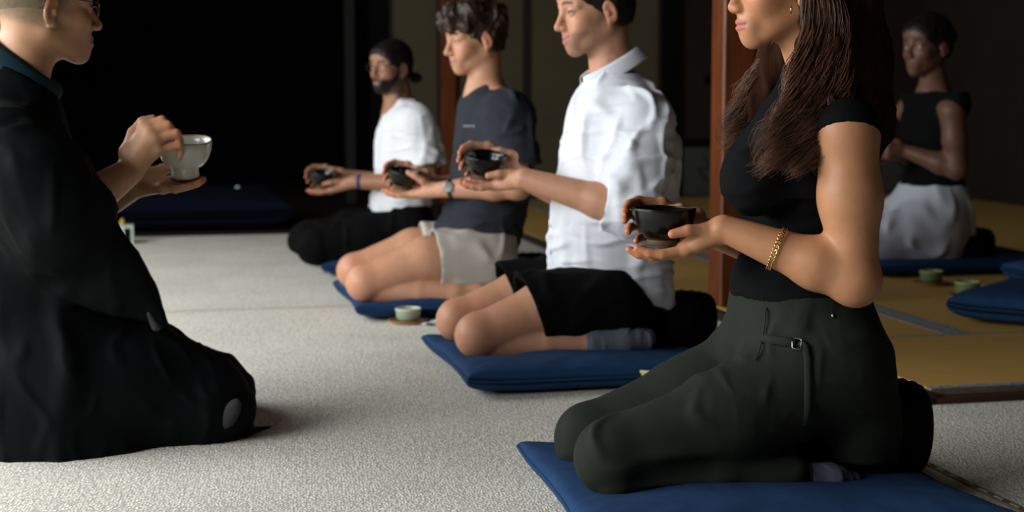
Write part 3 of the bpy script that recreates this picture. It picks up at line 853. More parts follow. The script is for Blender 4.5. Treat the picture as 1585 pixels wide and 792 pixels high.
# ============================================================ the three men
def build_man(px, Y, label, head, skin, arm, legs, bowl, shirt, lower, extras, vx=.0042, smile=0):
    fr = Frame(px, Y, -1); J = fr.J
    root = person(label, fr)
    f = Field()
    H = J(*head['c'], 0.0); R = rot_head(head['yaw'], head['pitch'], head.get('roll', 0)); hs = head['hs']
    fh = add_head(f, H, R, hs, smile=smile)
    sh, el, wr = (J(*q) for q in arm['near']); shR = mirror(sh); elR, wrR = (J(*q) for q in arm['far'])
    nb = J(*head['nb'], 0)
    f.chain([H + R @ np.array([-.028, 0, -.06]) * hs, nb], [.054, .058], k=.02)
    f.rc(nb + np.array([0, 0, -.03]), (sh + nb) / 2, .06, .055, k=.04); f.rc(nb + np.array([0, 0, -.03]), (shR + nb) / 2, .06, .055, k=.04)
    tc = [np.array([nb[0] - .02, 0, z]) for z in (nb[2] - .09, .42, .24)]
    f.chain(tc, [.085, .085, .085], k=.04, sc=(1, 1.4, 1))
    for s_, e, w in ((sh, el, wr), (shR, elR, wrR)):
        f.rc(s_, tc[0], .05, .07, k=.03)
        f.chain([s_, s_ + (e - s_) * .5, e], [.055, .048, .041], k=.02)
        f.el(e + np.array([-.006, 0, -.008]), .036, k=.02)
        f.chain([e, e + (w - e) * .3, w], [.041, .043, .0265], k=.02)
    B = J(*bowl['c']); T = tilt(bowl.get('tx', 0), bowl.get('ty', 0))
    LU, RS = placed(LEFT_UNDER, B, T), placed(RIGHT_SIDE, B, T)
    if bowl.get('thumb'): LU['T'][-len(bowl['thumb']):] = [B + T @ np.array(p) for p in bowl['thumb']]
    add_hand(f, wr, LU); add_hand(f, wrR, RS)
    hp, kn, an, to = (J(*q) for q in legs['near']); knR = J(*legs['far'])
    rr = legs['r']
    up = np.array([0, 0, legs.get('up', 0)])
    seat_legs(f, hp, kn, an, to, *rr, mid=(hp + kn) / 2 + up)
    seat_legs(f, mirror(hp), knR, mirror(an), mirror(to), *rr, mid=(mirror(hp) + knR) / 2 + up)
    tips = [LU[q][3] for q in 'IMRPT'] + [RS[q][3] for q in 'IMRP']
    body_object(f, fh, root, skin, (-.40, -.38, 0), (.66, .40, 1.2), vx,
                paint=lambda V, c: (pinken(V, c, tips, .02), pinken(V, c, [kn, knR], .07, a=.5), pinken(V, c, [el], .05, a=.4)), smile=smile, **head.get('col', {}))
    ctx = dict(fr=fr, J=J, root=root, H=H, R=R, hs=hs, fh=fh, sh=sh, el=el, wr=wr, shR=shR, elR=elR, wrR=wrR, nb=nb, hp=hp, kn=kn, an=an, to=to, knR=knR)
    # shirt
    g = Field()
    g.loft(fr.stations(shirt['prof']), k=.03, cut=[plane(J(*shirt['hem'][0]), np.cross(J(*shirt['hem'][1]) - J(*shirt['hem'][0]), (0, 1, 0)))])
    for s_, e, w, far in ((sh, el, wr, 0), (shR, elR, wrR, 1)):
        ax = (e - s_) / np.linalg.norm(e - s_)
        r0, r1 = shirt['sleeve']
        if 'cuff' in shirt:
            g.chain([nb + np.array([0, s_[1] * .35, -.06]), s_, s_ + ax * .12, e], [.045, r0 * .86, r0 * .98, r1], k=.05)
            fx = (w - e) / np.linalg.norm(w - e); c = e + fx * shirt['cuff']
            g.rc(e, e + fx * .3, r1, r1 * .86, k=.02, cut=(plane(c, fx),))
            g.rc(c - fx * .045, c - fx * .004, r1 * .93, r1 * .96, k=.006, cut=(plane(c - fx * .001, fx), plane(c - fx * .040, -fx)))
            g.rc(c - fx * .03, c + fx * .2, .046, .044, k=.004, op='s')
        else:
            L_ = shirt['len']
            g.chain([nb + np.array([0, s_[1] * .35, -.06]), s_], [.045, r0 * .9], k=.05)
            g.rc(s_, s_ + ax * (L_ + .06), r0 * .9, r1, k=.04, cut=(plane(s_ + ax * L_, ax),))
            g.rc(s_ + ax * (L_ - .05), s_ + ax * (L_ + .1), r1 - .026, r1 - .022, k=.004, op='s')
    g.chain([H + R @ np.array([-.028, 0, -.06]) * hs, nb + np.array([.004, 0, -.012])], [.0545, .060], k=.006, op='s')
    fo = shirt['fold']
    def shf(V, N):
        V = folds(V, N, fo[0], 8, (1.2, 1.2, .45), fo[2], warp=.8)
        arm_ = np.exp(-(np.minimum(((V - (sh * .4 + el * .6)) ** 2).sum(1), ((V - (shR * .4 + elR * .6)) ** 2).sum(1))) / .14 ** 2)
        low = np.exp(-((V[:, 2] - .30) / .10) ** 2) * .5
        V = folds(V, N, fo[1], 11, (.55, .55, 1.9), fo[2] + 3, warp=.8, mask=np.clip(.15 + arm_ + low, 0, 1))
        return V
    zb = min(J(*shirt['hem'][0])[2], J(*shirt['hem'][1])[2]) - .03
    so = cloth(g, shirt['name'], root, shirt['mat'], (-.36, -.36, zb), (.36, .36, nb[2] + .12), shirt.get('vx', .005), fold=[shf])
    ctx['shirt'] = so
    # shorts or trousers
    g = Field()
    g.loft(fr.stations(lower['prof']), k=.03)
    for hip, k_, a_ in ((hp, kn, an), (mirror(hp), knR, mirror(an))):
        ax = (k_ - hip) / np.linalg.norm(k_ - hip)
        r0, r1 = lower['r']
        if 'cut' in lower:
            ax = hip * 0 + ((hip + k_) / 2 + up * 1.2 - hip); ax /= np.linalg.norm(ax)
            c = hip + ax * lower['cut']
            g.rc(hip, hip + ax * (lower['cut'] + .06), r0, r1, k=.04, cut=(plane(c, ax + np.array([0, 0, lower.get('slant', 0)])),))
            g.rc(c - ax * .06, c + ax * .1, r1 - .012, r1 - .010, k=.004, op='s')
        else:
            g.chain([hip, (hip + k_) / 2, k_], [r0, (r0 + r1) / 2, r1], k=.04)
            g.el(k_ + np.array([.010, 0, 0]), r1 * .98, k=.02)
            lw = k_ + np.array([-.03, 0, -.022]); g.chain([lw, (lw + a_) / 2, a_], [r1 * .82, .050, .042], k=.01)
    cloth(g, lower['name'], root, lower['mat'], (-.36, -.36, 0), (.6, .38, .62), .0055,
          fold=[dict(amp=lower.get('fold', .0055), freq=9, stretch=(1, 1, .6), seed=px % 9, warp=1.0)])
    make_bowl(bowl['label'], fr, B, T, bowl.get('R', .054), .058, BLACKW)
    extras(ctx)
    return fr

def short_hair(ctx, material, grow=1.05, amp=.004, freq=40, name='hair', line=.022, top=1.0, extra=None, vx=.004):
    g = Field(); kw = dict(frame=ctx['fh'])
    n = np.array([.707, 0, -.707])
    g.el((-.020, 0, .036), (.099 * grow, .0785 * grow, .087 * grow * top), k=.012, cut=((n, line), (np.array([.5, 0, -.87]), .046)), **kw)
    g.el((.046, 0, .044), (.0505 * grow, .063 * grow, .0505 * grow), k=.02, cut=((n, line),), **kw)
    g.el((-.045, 0, -.02), (.062, .067, .065), k=.03, cut=((np.array([1., 0, 0]), -.030), (np.array([0, 0, -1.]), .055)), **kw)
    g.el((-.012, .082, -.016), (.023, .014, .036), k=.004, op='s', **kw); g.el((-.012, -.082, -.016), (.023, .014, .036), k=.004, op='s', **kw)
    if extra: extra(g, kw)
    H = ctx['H']
    return cloth(g, name, ctx['root'], material, H - .2, H + .2, vx, fold=[dict(amp=amp, freq=freq, stretch=(1, 1, .6), seed=4, warp=1.2)])
def glasses(ctx, wide=.026, tall=.017, rim=.0011):
    o, R, hs = ctx['H'], ctx['R'], ctx['hs']
    Wp = lambda p: o + R @ np.array(p) * hs
    b, ln = PB(), PB()
    for sy in (1, -1):
        ring = []
        for w in np.linspace(0, 2 * math.pi, 25)[:-1]:
            cx, cz = math.cos(w), math.sin(w)
            q = (abs(cx) ** 3 + abs(cz) ** 3) ** (1 / 3)
            yy = .034 + wide * cx / q; zz = -.002 + tall * cz / q
            ring.append(Wp((.102 - .25 * max(0, yy - .02), yy * sy, zz)))
        b.tube(ring, rim, 6, closed=True)
        c0 = len(ln.v); ln.v += [tuple(p) for p in ring] + [tuple(np.asarray(p) - R @ np.array([.0012, 0, 0])) for p in ring]; n = len(ring)
        ln.f += [tuple(range(c0, c0 + n)), tuple(range(c0 + 2 * n - 1, c0 + n - 1, -1))] + [(c0 + i, c0 + (i + 1) % n, c0 + n + (i + 1) % n, c0 + n + i) for i in range(n)]
        b.tube([Wp((.094, .060 * sy, .004)), Wp((.082, .0745 * sy, .007)), Wp((.02, .0805 * sy, .012)), Wp((-.012, .083 * sy, .016)), Wp((-.028, .085 * sy, .002)), Wp((-.034, .083 * sy, -.012))], .0013, 6)
    b.tube([Wp((.103, .009, .002)), Wp((.107, 0, .005)), Wp((.103, -.009, .002))], rim, 6)
    g = b.obj('glasses', M['frame_black'], ctx['root'], True)
    ln.obj('lens', M['glass'], g)
    return g

def extras_white_shirt(ctx):
    J, root, H, R, hs, nb, fr = (ctx[q] for q in ('J', 'root', 'H', 'R', 'hs', 'nb', 'fr'))
    short_hair(ctx, M['hair_dark'], 1.04, .0025, 60, line=.018)
    # shirt collar: a stand-and-fall band round the neck, open at the throat
    b = PB(); n = 40; rows = 5
    front = J(906, 132, 0); back = J(990, 84, 0); c = (front + back) / 2
    rx = np.linalg.norm(front - back) / 2; ax = (front - back) / np.linalg.norm(front - back); nz = np.cross(ax, (0, 1, 0)); nz = nz if nz[2] > 0 else -nz
    prof = [(.92, -.012), (.93, .016), (.97, .026), (1.06, .016), (1.20, -.016)]
    for i in range(n):
        w = math.radians(12) + (2 * math.pi - math.radians(24)) * i / (n - 1)
        point = math.exp(-((min(i, n - 1 - i)) / 3.5) ** 2)
        for j, (s_, h) in enumerate(prof):
            hh = h - (.018 * point if j == 4 else 0)
            p = c + ax * math.cos(w) * rx * s_ + np.array([0, 1, 0]) * math.sin(w) * .060 * s_ + nz * hh
            b.v.append(tuple(p))
    for i in range(n - 1):
        for j in range(rows - 1): b.f.append((i * rows + j, (i + 1) * rows + j, (i + 1) * rows + j + 1, i * rows + j + 1))
    o = b.obj('collar', M['white_cotton'], root, True)
    md = o.modifiers.new('thick', 'SOLIDIFY'); md.thickness = .003
    md = o.modifiers.new('sub', 'SUBSURF'); md.levels = 1; md.render_levels = 1
    bvh = BVHTree.FromPolygons([v.co for v in ctx['shirt'].data.vertices], [tuple(p.vertices) for p in ctx['shirt'].data.polygons])
    for z in (.60, .52, .44, .36, .29):
        h = bvh.ray_cast(Vector((.6, .0, z)), Vector((-1, 0, 0)))
        if h[0]:
            PB().lathe([(0, .0015), (.0045, .0012), (.0055, 0)], 12, lambda x, y, zz, p=h[0]: (p.x + zz + .0006, p.y + x, p.z + y)).obj('button', M['button'], root, True)
    for a_, t_ in ((ctx['an'], ctx['to']), (mirror(ctx['an']), mirror(ctx['to']))):
        g = Field(); g.chain([a_ + (t_ - a_) * .0 + np.array([.0, 0, 0]), a_ + (t_ - a_) * .55, t_], [.042, .041, .028], k=.01)
        cloth(g, 'sock', root, M['sock'], a_ - np.array([.26, .1, .08]), a_ + np.array([.12, .1, .08]), .0045, fold=[dict(amp=.003, freq=22, stretch=(1.5, 1, .4), seed=3)])
def extras_charcoal(ctx):
    J, root, fr = ctx['J'], ctx['root'], ctx['fr']
    def ex(g, kw):
        for i, (p, r) in enumerate([((.062, .0, .092), .036), ((.078, .03, .078), .027), ((.080, -.03, .080), .027), ((.098, .008, .066), .022), ((.098, -.012, .072), .022), ((.092, .04, .060), .018), ((.02, .05, .09), .045), ((.02, -.05, .09), .045), ((-.04, .0, .11), .055), ((-.07, .04, .06), .05), ((.055, .066, .045), .024), ((.098, .004, .050), .020), ((.094, .034, .046), .019), ((.095, -.03, .05), .019)]):
            g.el(p, r, k=.012, **kw)
    short = short_hair(ctx, M['hair_curly'], 1.08, .007, 34, extra=ex)
    o, R, hs = ctx['H'], ctx['R'], ctx['hs']; r3 = np.random.default_rng(21)
    b = PB()
    for i in range(900):
        th = r3.uniform(-1.0, 1.0) * 1.5; ph = r3.uniform(.15, 1.25)
        base = np.array([-.01 + .098 * math.cos(th) * math.cos(ph), .084 * math.sin(th) * math.cos(ph), .042 + .085 * math.sin(ph)])
        if base[0] - .57 * base[2] > .045: base[2] += .012
        d = base - np.array([0, 0, .04]); d /= np.linalg.norm(d); cx = np.cross(d, (0, 0, 1)); cx /= np.linalg.norm(cx) + 1e-6; cy = np.cross(d, cx)
        rad = r3.uniform(.004, .010); p0 = r3.uniform(0, 6.3); sgn = r3.choice([-1, 1])
        fw = np.array([.6, 0, -.25]) * r3.uniform(0, .02)
        pts = [o + R @ (base + d * (.004 + .010 * s_) + fw * s_ * 1.4 + (cx * math.cos(p0 + sgn * 5.5 * s_) + cy * math.sin(p0 + sgn * 5.5 * s_)) * rad) * hs for s_ in np.linspace(0, 1, 10)]
        b.tube(pts, [.0011, .0012, .0012, .0012, .0011, .001, .0009, .0008, .0006, .0004], 3)
    b.obj('curls', M['hair_curly'], short, True, kind='stuff')
    neck_rib(ctx, M['charcoal_jersey'])
    # watch on the near wrist
    t = .90
    band, c, a, bb, ax = wrist_ring(fr, root, 'wrist_watch', M['frame_black'], ctx['el'], ctx['wr'], t, .0295, .0075, flat=(.22, 1), n=8)
    out = (Vector((.25, 1, .28)) - ax * Vector((.25, 1, .28)).dot(ax)).normalized(); side = ax.cross(out)
    cc = Vector(c) + out * .031
    def put(x, y, z): return tuple(cc + ax * x + side * y + out * z)
    PB().lathe([(0, -.004), (.0175, -.004), (.0185, 0), (.0175, .004), (.015, .005)], 24, put).obj('watch_case', M['steel'], band, True)
    PB().lathe([(.0152, .0048), (.010, .0049), (0, .005)], 24, put).obj('watch_dial', M['watch_face'], band, True)
    # small pale chest mark (illegible in the photo: a row of tiny letters)
    bvh = BVHTree.FromPolygons([v.co for v in ctx['shirt'].data.vertices], [tuple(p.vertices) for p in ctx['shirt'].data.polygons])
    cl = Vector(fr.loc(C0)); b = PB()
    for px, w in ((719, .8), (722, 1.2), (725, 1), (728, 2), (731, 2.2), (734, 1.4)):
        d = (Vector(J(px, 195, .08)) - cl).normalized(); h = bvh.ray_cast(cl, d)
        if h[0] is None: continue
        n = h[1] if h[1].dot(d) < 0 else -h[1]
        u = n.cross(Vector((0, 0, 1))).normalized(); v = u.cross(n)
        b.box(-.0022, .0022, -.0035, .0035, 0, .0012, lambda x, y, z, p=h[0], u=u, v=v, n=n: tuple(p + u * x + v * y + n * (z + .0004)))
    b.obj('chest_print', M['print_grey'], root)
def neck_rib(ctx, m):
    J, nb, H = ctx['J'], ctx['nb'], ctx['H']
    c = ctx['rib'] if 'rib' in ctx else None
def extras_white_tee(ctx):
    J, root = ctx['J'], ctx['root']
    short_hair(ctx, M['hair_dark'], 1.05, .002, 60, line=.026, extra=lambda g, kw: (g.el((-.135, .026, -.056), (.032, .030, .026), k=.008, **kw), g.el((-.098, 0, -.02), (.03, .03, .03), k=.02, **kw)))
    glasses(ctx)
    g = Field(); kw = dict(frame=ctx['fh'])
    g.el((.026, 0, -.034), (.0640, .0610, .0740), k=.01, **kw)
    for sy in (1, -1): g.rc((-.012, .050 * sy, -.056), (.062, .013 * sy, -.1005), .0175, .0175, k=.02, **kw)
    g.el((.074, 0, -.099), (.0185, .0215, .0195), k=.014, **kw); g.el((.076, 0, -.070), (.0205, .0315, .0285), k=.018, **kw)
    nn = np.array([.41, 0, .91], np.float32)
    g.add(lambda q: q @ nn + np.float32(.0190), k=.006, op='i', **kw)
    g.add(lambda q: np.float32(-.014) - q[..., 0], k=.004, op='i', **kw)
    g.el((.100, 0, -.0708), (.030, .021, .0095), k=.004, op='s', **kw)
    for sy in (1, -1): g.rc((.0985, .003 * sy, -.0575), (.083, .027 * sy, -.066), .0052, .004, k=.006, **kw)
    H = ctx['H']
    o = cloth(g, 'beard', root, M['hair_dark'], H - .16, H + .16, .0035, fold=[dict(amp=.0012, freq=90, seed=6)]); o['label'] = 'short dark beard'
    wrist_ring(ctx['fr'], root, 'wristband', M['blue_band'], ctx['el'], ctx['wr'], .93, .0285, .008, flat=(.25, 1))

# ============================================================ monk on the left
def build_monk():
    fr = Frame(48, 3.05, 1); J = fr.J
    root = person('man with shaved head and glasses in black robe, kneeling at left, offering a white bowl', fr)
    skin = (.48, .25, .14)
    f = Field()
    H = J(71, 8, 0); R = rot_head(21, 2); hs = .98
    fh = add_head(f, H, R, hs)
    nb = J(25, 150, 0)
    f.chain([H + R @ np.array([-.032, 0, -.055]) * hs, nb], [.056, .058], k=.03)
    sh = J(6, 228, -.165); el = J(95, 338, -.235); wr = J(201, 265, -.080)
    shL = mirror(sh); elL = J(100, 345, .22); wrL = J(208, 287, .035)
    f.rc(nb + np.array([-.03, 0, -.10]), sh, .05, .045, k=.03); f.rc(nb + np.array([-.03, 0, -.10]), shL, .05, .045, k=.03)
    f.chain([nb + np.array([-.03, 0, -.13]), J(30, 300), J(40, 520)], [.09, .09, .09], k=.04, sc=(1, 1.4, 1))
    for s_, e, w in ((sh, el, wr), (shL, elL, wrL)):
        f.chain([s_, (s_ + e) / 2, e], [.05, .046, .042], k=.02)
        f.chain([e, e + (w - e) * .35, w], [.042, .042, .0275], k=.02)
    B = J(286, 245, 0.0); T = tilt(10, 0)
    RN = dict(I=[(223, 195, -.074), (251, 186, -.078), (262, 197, -.062), (266, 212, -.052)],
              M=[(231, 204, -.086), (260, 194, -.088), (270, 206, -.074), (274, 220, -.064)],
              R=[(239, 215, -.090), (273, 206, -.090), (278, 218, -.076), (279, 231, -.067)],
              P=[(245, 231, -.086), (277, 224, -.086), (280, 234, -.075), (278, 245, -.066)],
              T=[(199, 236, -.072), (207, 206, -.050), (221, 189, -.042), (237, 184, -.040)])
    RN = {q: [J(*p) for p in v] for q, v in RN.items()}
    add_hand(f, wr, RN, 1.05)
    LN = dict(I=[(262, 281, .030), (288, 284, .028), (303, 281, .022), (315, 277, .014)],
              M=[(262, 284, .012), (290, 287, .008), (304, 284, .002), (314, 279, -.004)],
              R=[(258, 288, -.006), (282, 290, -.012), (296, 287, -.016), (309, 282, -.020)],
              P=[(252, 291, -.022), (272, 293, -.030), (284, 291, -.034), (296, 287, -.036)],
              T=[(232, 272, .048), (252, 262, .062), (272, 256, .064), (290, 252, .064)])
    LN = {q: [J(*p) for p in v] for q, v in LN.items()}
    add_hand(f, wrL, LN, 1.0)
    body_object(f, fh, root, skin, (-.35, -.40, .0), (.5, .40, 1.1), .0038,
                paint=lambda V, c: pinken(V, c, [v[3] for v in LN.values()] + [v[1] for v in RN.values()], .02), stub=(.16, .125, .078))
    ctx = dict(H=H, R=R, hs=hs, fh=fh, root=root)
    # close-cropped scalp
    g = Field(); kw = dict(frame=fh)
    n = np.array([.868, 0, -.496])
    g.el((-.018, 0, .034), (.0992, .0782, .0862), k=.01, cut=((n, .012),), **kw)
    g.el((-.012, .080, -.014), (.022, .012, .034), k=.004, op='s', **kw); g.el((-.012, -.080, -.014), (.022, .012, .034), k=.004, op='s', **kw)
    g.add(lambda q: -q[..., 2] - np.float32(.020), k=.002, op='i', **kw)
    h = cloth(g, 'cropped_hair', root, M['stubble'], H - .18, H + .18, .004)
    h['label'] = 'shaved pale stubble'
    glasses(ctx)
    # robe
    g = Field()
    g.loft(fr.stations([(50, -40, 72, .074), (90, -48, 84, .080), (130, -56, 92, .095), (160, -60, 97, .12), (200, -72, 106, .16), (250, -80, 124, .19), (330, -85, 146, .2), (420, -86, 172, .21), (500, -88, 215, .22), (540, -92, 250, .25), (600, -96, 282, .275), (660, -100, 292, .285), (706, -104, 292, .29)]), k=.04, cut=[plane((J(-34, 66, 0) + J(88, 152, 0)) / 2 + np.array([0, 0, .004]), np.cross((0, 1, 0), J(-34, 66, 0) - J(88, 152, 0)) * (1 if np.cross((0, 1, 0), J(-34, 66, 0) - J(88, 152, 0))[2] > 0 else -1))])
    kn, knF = J(322, 612, -.13), J(322, 598, .12)
    hp = J(80, 570, -.12)
    for a_, b_ in ((hp, kn), (mirror(hp), knF)):
        g.chain([a_, (a_ + b_) / 2 + np.array([0, 0, .0]), b_], [.12, .108, .088], k=.05)
        g.rc(a_ + np.array([0, 0, -.08]), b_ + np.array([-.03, 0, -.04]), .10, .075, k=.05)
        g.el(np.array([b_[0] - .02, b_[1] * 1.02, .04]), (.115, .085, .06), k=.05, cut=(plane((0, 0, .002), (0, 0, -1)),))
    # trailing hem in front of the knee
    g.chain([J(330, 672, -.14), J(380, 672, -.11), J(421, 671, -.08)], [.035, .024, .006], k=.02, sc=(1, 1.6, .7))
    # sleeves: near one wide and hanging
    for s_, e, sg in ((sh, el, -1), (shL, elL, 1)):
        cu = (wr if sg < 0 else wrL); ax = (cu - e) / np.linalg.norm(cu - e); c = e + ax * (.095 if sg < 0 else .12)
        g.chain([nb + np.array([-.03, s_[1] * .4, -.07]), s_, (s_ + e) / 2], [.05, .075, .10], k=.05)
        g.chain([(s_ + e) / 2, e + np.array([-.01, 0, -.02])], [.10, .09], k=.05)
        g.rc(e, e + ax * .2, .080, .050, k=.03, cut=(plane(c, ax + np.array([0, 0, .25])),))
        y = sg * .225
        drop = [J(106, 372, y), J(165, 425, y * .98), J(225, 478, y * .92)]
        g.chain([d * np.array([1, 1, 1]) for d in drop], [.075, .062, .030], k=.03, sc=(1, .40, 1))
        g.rc(J(150, 345, y), J(256, 503, y * .9), .030, .009, k=.02, sc=(1, .8, 1))
        g.rc(c - ax * .05, c + ax * .2, .047, .05, k=.006, op='s')
    g.rc(H + R @ np.array([-.032, 0, -.055]) * hs, nb + np.array([0, 0, -.005]), .060, .062, k=.006, op='s')
    g.rc(J(95, 120, 0), J(78, 160, 0), .03, .018, k=.02, op='s')
    def rf(V, N):
        low = sstep(.75, .2, V[:, 2])
        V = folds(V, N, .011, 4.5, (1, 1, .35), 2, warp=.7, mask=.3 + low)
        V = folds(V, N, .004, 12, (1, 1, .5), 6, warp=.8)
        V[:, 2] = np.maximum(V[:, 2], .002); return V
    rb = cloth(g, 'robe', root, M['robe_cloth'], (-.35, -.42, -.02), (.62, .42, .95), .0062, fold=[rf])
    # teal inner collar round the neck
    b = PB(); front, back = J(88, 152, 0), J(-34, 66, 0); c = (front + back) / 2; ax = front - back; rx = np.linalg.norm(ax) / 2; ax /= np.linalg.norm(ax)
    nz = np.cross(ax, (0, 1, 0)); nz = nz if nz[2] > 0 else -nz
    prof = [(.93, -.03), (.90, .010), (.93, .022), (1.0, .016), (1.08, -.012), (1.16, -.05)]
    n_ = 48
    for i in range(n_):
        w = math.radians(8) + (2 * math.pi - math.radians(16)) * i / (n_ - 1)
        for s_, hh in prof:
            b.v.append(tuple(c + ax * math.cos(w) * rx * s_ + np.array([0, math.sin(w) * .076 * s_, 0]) + nz * hh))
    k = len(prof)
    for i in range(n_ - 1):
        for j in range(k - 1): b.f.append((i * k + j, (i + 1) * k + j, (i + 1) * k + j + 1, i * k + j + 1))
    o = b.obj('collar', M['teal_collar'], root, True); o['label'] = 'teal inner collar'
    md = o.modifiers.new('thick', 'SOLIDIFY'); md.thickness = .004
    # pale under-robe showing at the knee
    bvh = BVHTree.FromPolygons([v.co for v in rb.data.vertices], [tuple(q.vertices) for q in rb.data.polygons])
    cl = Vector(fr.loc(C0)); d = (Vector(J(357, 640, -.2)) - cl).normalized(); hit = bvh.ray_cast(cl, d)[0]
    p = np.array(hit) if hit is not None else J(357, 640, -.2)
    a = math.radians(28); Rp = np.array([[math.cos(a), 0, math.sin(a)], [0, 1, 0], [-math.sin(a), 0, math.cos(a)]])
    g2 = Field(); g2.el(p, (.017, .010, .034), k=.01, R=Rp)
    cloth(g2, 'under_robe', root, M['grey_under'], p - .06, p + .06, .003)
    p = J(238, 497, -.2); g2 = Field(); g2.rc(J(230, 484, -.21), J(242, 504, -.20), .006, .011, k=.01, sc=(1, 1.8, 1))
    cloth(g2, 'under_sleeve', root, M['grey_under'], p - .07, p + .07, .003)
    make_bowl('white glazed tea bowl on a tall foot, held by the robed man', fr, B, T, .0560, .078, (M['white_glaze'], M['white_glaze'], M['rim_glaze']), 'white')
    return fr

# ============================================================ woman seated far behind at right
def build_back_woman():
    fr = Frame(1450, 5.7, -1); J = fr.J
    root = person('woman in black off-shoulder top and pale skirt seated in the dim background at right', fr)
    skin = (.15, .07, .042)  # shade on her upper body is put into this skin colour
    f = Field(); H = J(1434, 70, 0); R = rot_head(20, 3); hs = .97
    fh = add_head(f, H, R, hs, female=True, jaw=.9, nose=.9)
    nb = J(1446, 138, 0); sh = J(1474, 172, .165); el = J(1482, 262, .19); wr = J(1398, 232, .05); shR = mirror(sh); elR = J(1455, 262, -.19); wrR = J(1392, 238, -.03)
    f.chain([H + R @ np.array([-.028, 0, -.06]) * hs, nb], [.046, .05], k=.02)
    for s_, e, w in ((sh, el, wr), (shR, elR, wrR)):
        f.rc(nb + np.array([0, 0, -.02]), s_, .05, .046, k=.04)
        f.chain([s_, (s_ + e) / 2, e], [.048, .044, .038], k=.02); f.chain([e, e + (w - e) * .3, w], [.038, .039, .024], k=.02)
    f.chain([nb + np.array([-.01, 0, -.06]), J(1442, 220), J(1450, 300)], [.055, .07, .08], k=.03, sc=(1, 1.25, 1))
    def hnd(W, sy):
        D = {}
        for i, q in enumerate('IMRP'):
            b0 = W + np.array([.062, .004 * sy, .022 - .016 * i]); D[q] = [b0, b0 + np.array([.030, -.012 * sy, -.004]), b0 + np.array([.045, -.028 * sy, -.006]), b0 + np.array([.048, -.046 * sy, -.008])]
        D['T'] = [W + np.array([.022, .0, .024]), W + np.array([.045, -.010 * sy, .034]), W + np.array([.065, -.022 * sy, .036]), W + np.array([.080, -.034 * sy, .034])]
        return D
    add_hand(f, wr, hnd(wr, 1), .95); add_hand(f, wrR, hnd(wrR, -1), .95)
    hp, kn = J(1440, 350, .09), J(1345, 378, .10); an = J(1430, 398, .11); to = J(1480, 400, .10)
    seat_legs(f, hp, kn, an, to, .07, .06, .05, .038, .028); seat_legs(f, mirror(hp), mirror(kn), mirror(an), mirror(to), .07, .06, .05, .038, .028)
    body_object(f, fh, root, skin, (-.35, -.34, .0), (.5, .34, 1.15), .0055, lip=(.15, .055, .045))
    g = Field()
    g.loft(fr.stations([(142, 1402, 1490, .215), (160, 1400, 1494, .22), (176, 1398, 1492, .21), (186, 1394, 1488, .17), (220, 1394, 1485, .15), (255, 1402, 1488, .14), (290, 1396, 1494, .15)]), k=.03)
    cloth(g, 'off_shoulder_top', root, M['black_knit'], (-.3, -.3, .3), (.3, .3, .85), .0065, fold=[dict(amp=.004, freq=9, seed=2)])
    g = Field()
    g.loft(fr.stations([(284, 1390, 1495, .15), (320, 1380, 1502, .175), (360, 1375, 1502, .19), (395, 1372, 1492, .18)]), k=.04)
    for a_, b_ in ((hp, kn), (mirror(hp), mirror(kn))):
        g.chain([a_, b_], [.10, .072], k=.06); g.rc(b_ + np.array([-.02, 0, -.03]), J(1440, 398, a_[1]), .06, .05, k=.04)
    cloth(g, 'skirt', root, M['grey_skirt'], (-.35, -.36, .05), (.5, .36, .6), .006, fold=[dict(amp=.012, freq=8, stretch=(1, 1, .6), seed=7, warp=1.2)])
    ctx = dict(H=H, R=R, hs=hs, fh=fh, root=root)
    short_hair(ctx, M['hair_dark'], 1.07, .003, 40, line=.022, extra=lambda g, kw: g.el((-.11, 0, .03), (.045, .045, .042), k=.01, **kw), vx=.005)

# ============================================================ the room
def rbox(pb, a0, a1, b0, b1, z0, z1): return pb.box(a0, a1, b0, b1, z0, z1, lambda x, y, z: tuple(room(x, y, z)))
def structure(name, pb, m, parent=None):
    o = pb.obj(name, m, parent)
    if parent is None: o['kind'] = 'structure'
    return o
WALL_B = to_room(at_depth(694, 250, 9.4))[1]
PIL_A, PIL_B = to_room(ground(1139, 489, 0.0))
T1 = to_room(ground(1480, 600, .03))[1]          # near edge of the mats
T2 = to_room(ground(1450, 518, .03))[1]          # joint between the first and second row of mats
SILL_A = PIL_A - .055
A0, A1 = -5.2, 5.0

structure('floor', rbox(PB(), A0, A1, -3.5, 14.5, -.10, -.012), M['dark_wood'])
structure('ceiling', rbox(PB(), A0, A1, -3.5, 14.5, 3.4, 3.5), M['ceiling_wood'])
structure('wall_right', rbox(PB(), A1, A1 + .1, -3.5, 14.5, -.1, 3.5), M['paper_right'])
structure('wall_front', rbox(PB(), A0, A1, -3.6, -3.5, -.1, 3.5), M['paper_right'])
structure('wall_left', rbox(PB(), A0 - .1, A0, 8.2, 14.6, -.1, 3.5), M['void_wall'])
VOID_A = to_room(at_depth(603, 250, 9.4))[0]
structure('wall_back', rbox(PB(), A0, A1, 14.5, 14.6, -.1, 3.5), M['void_wall'])

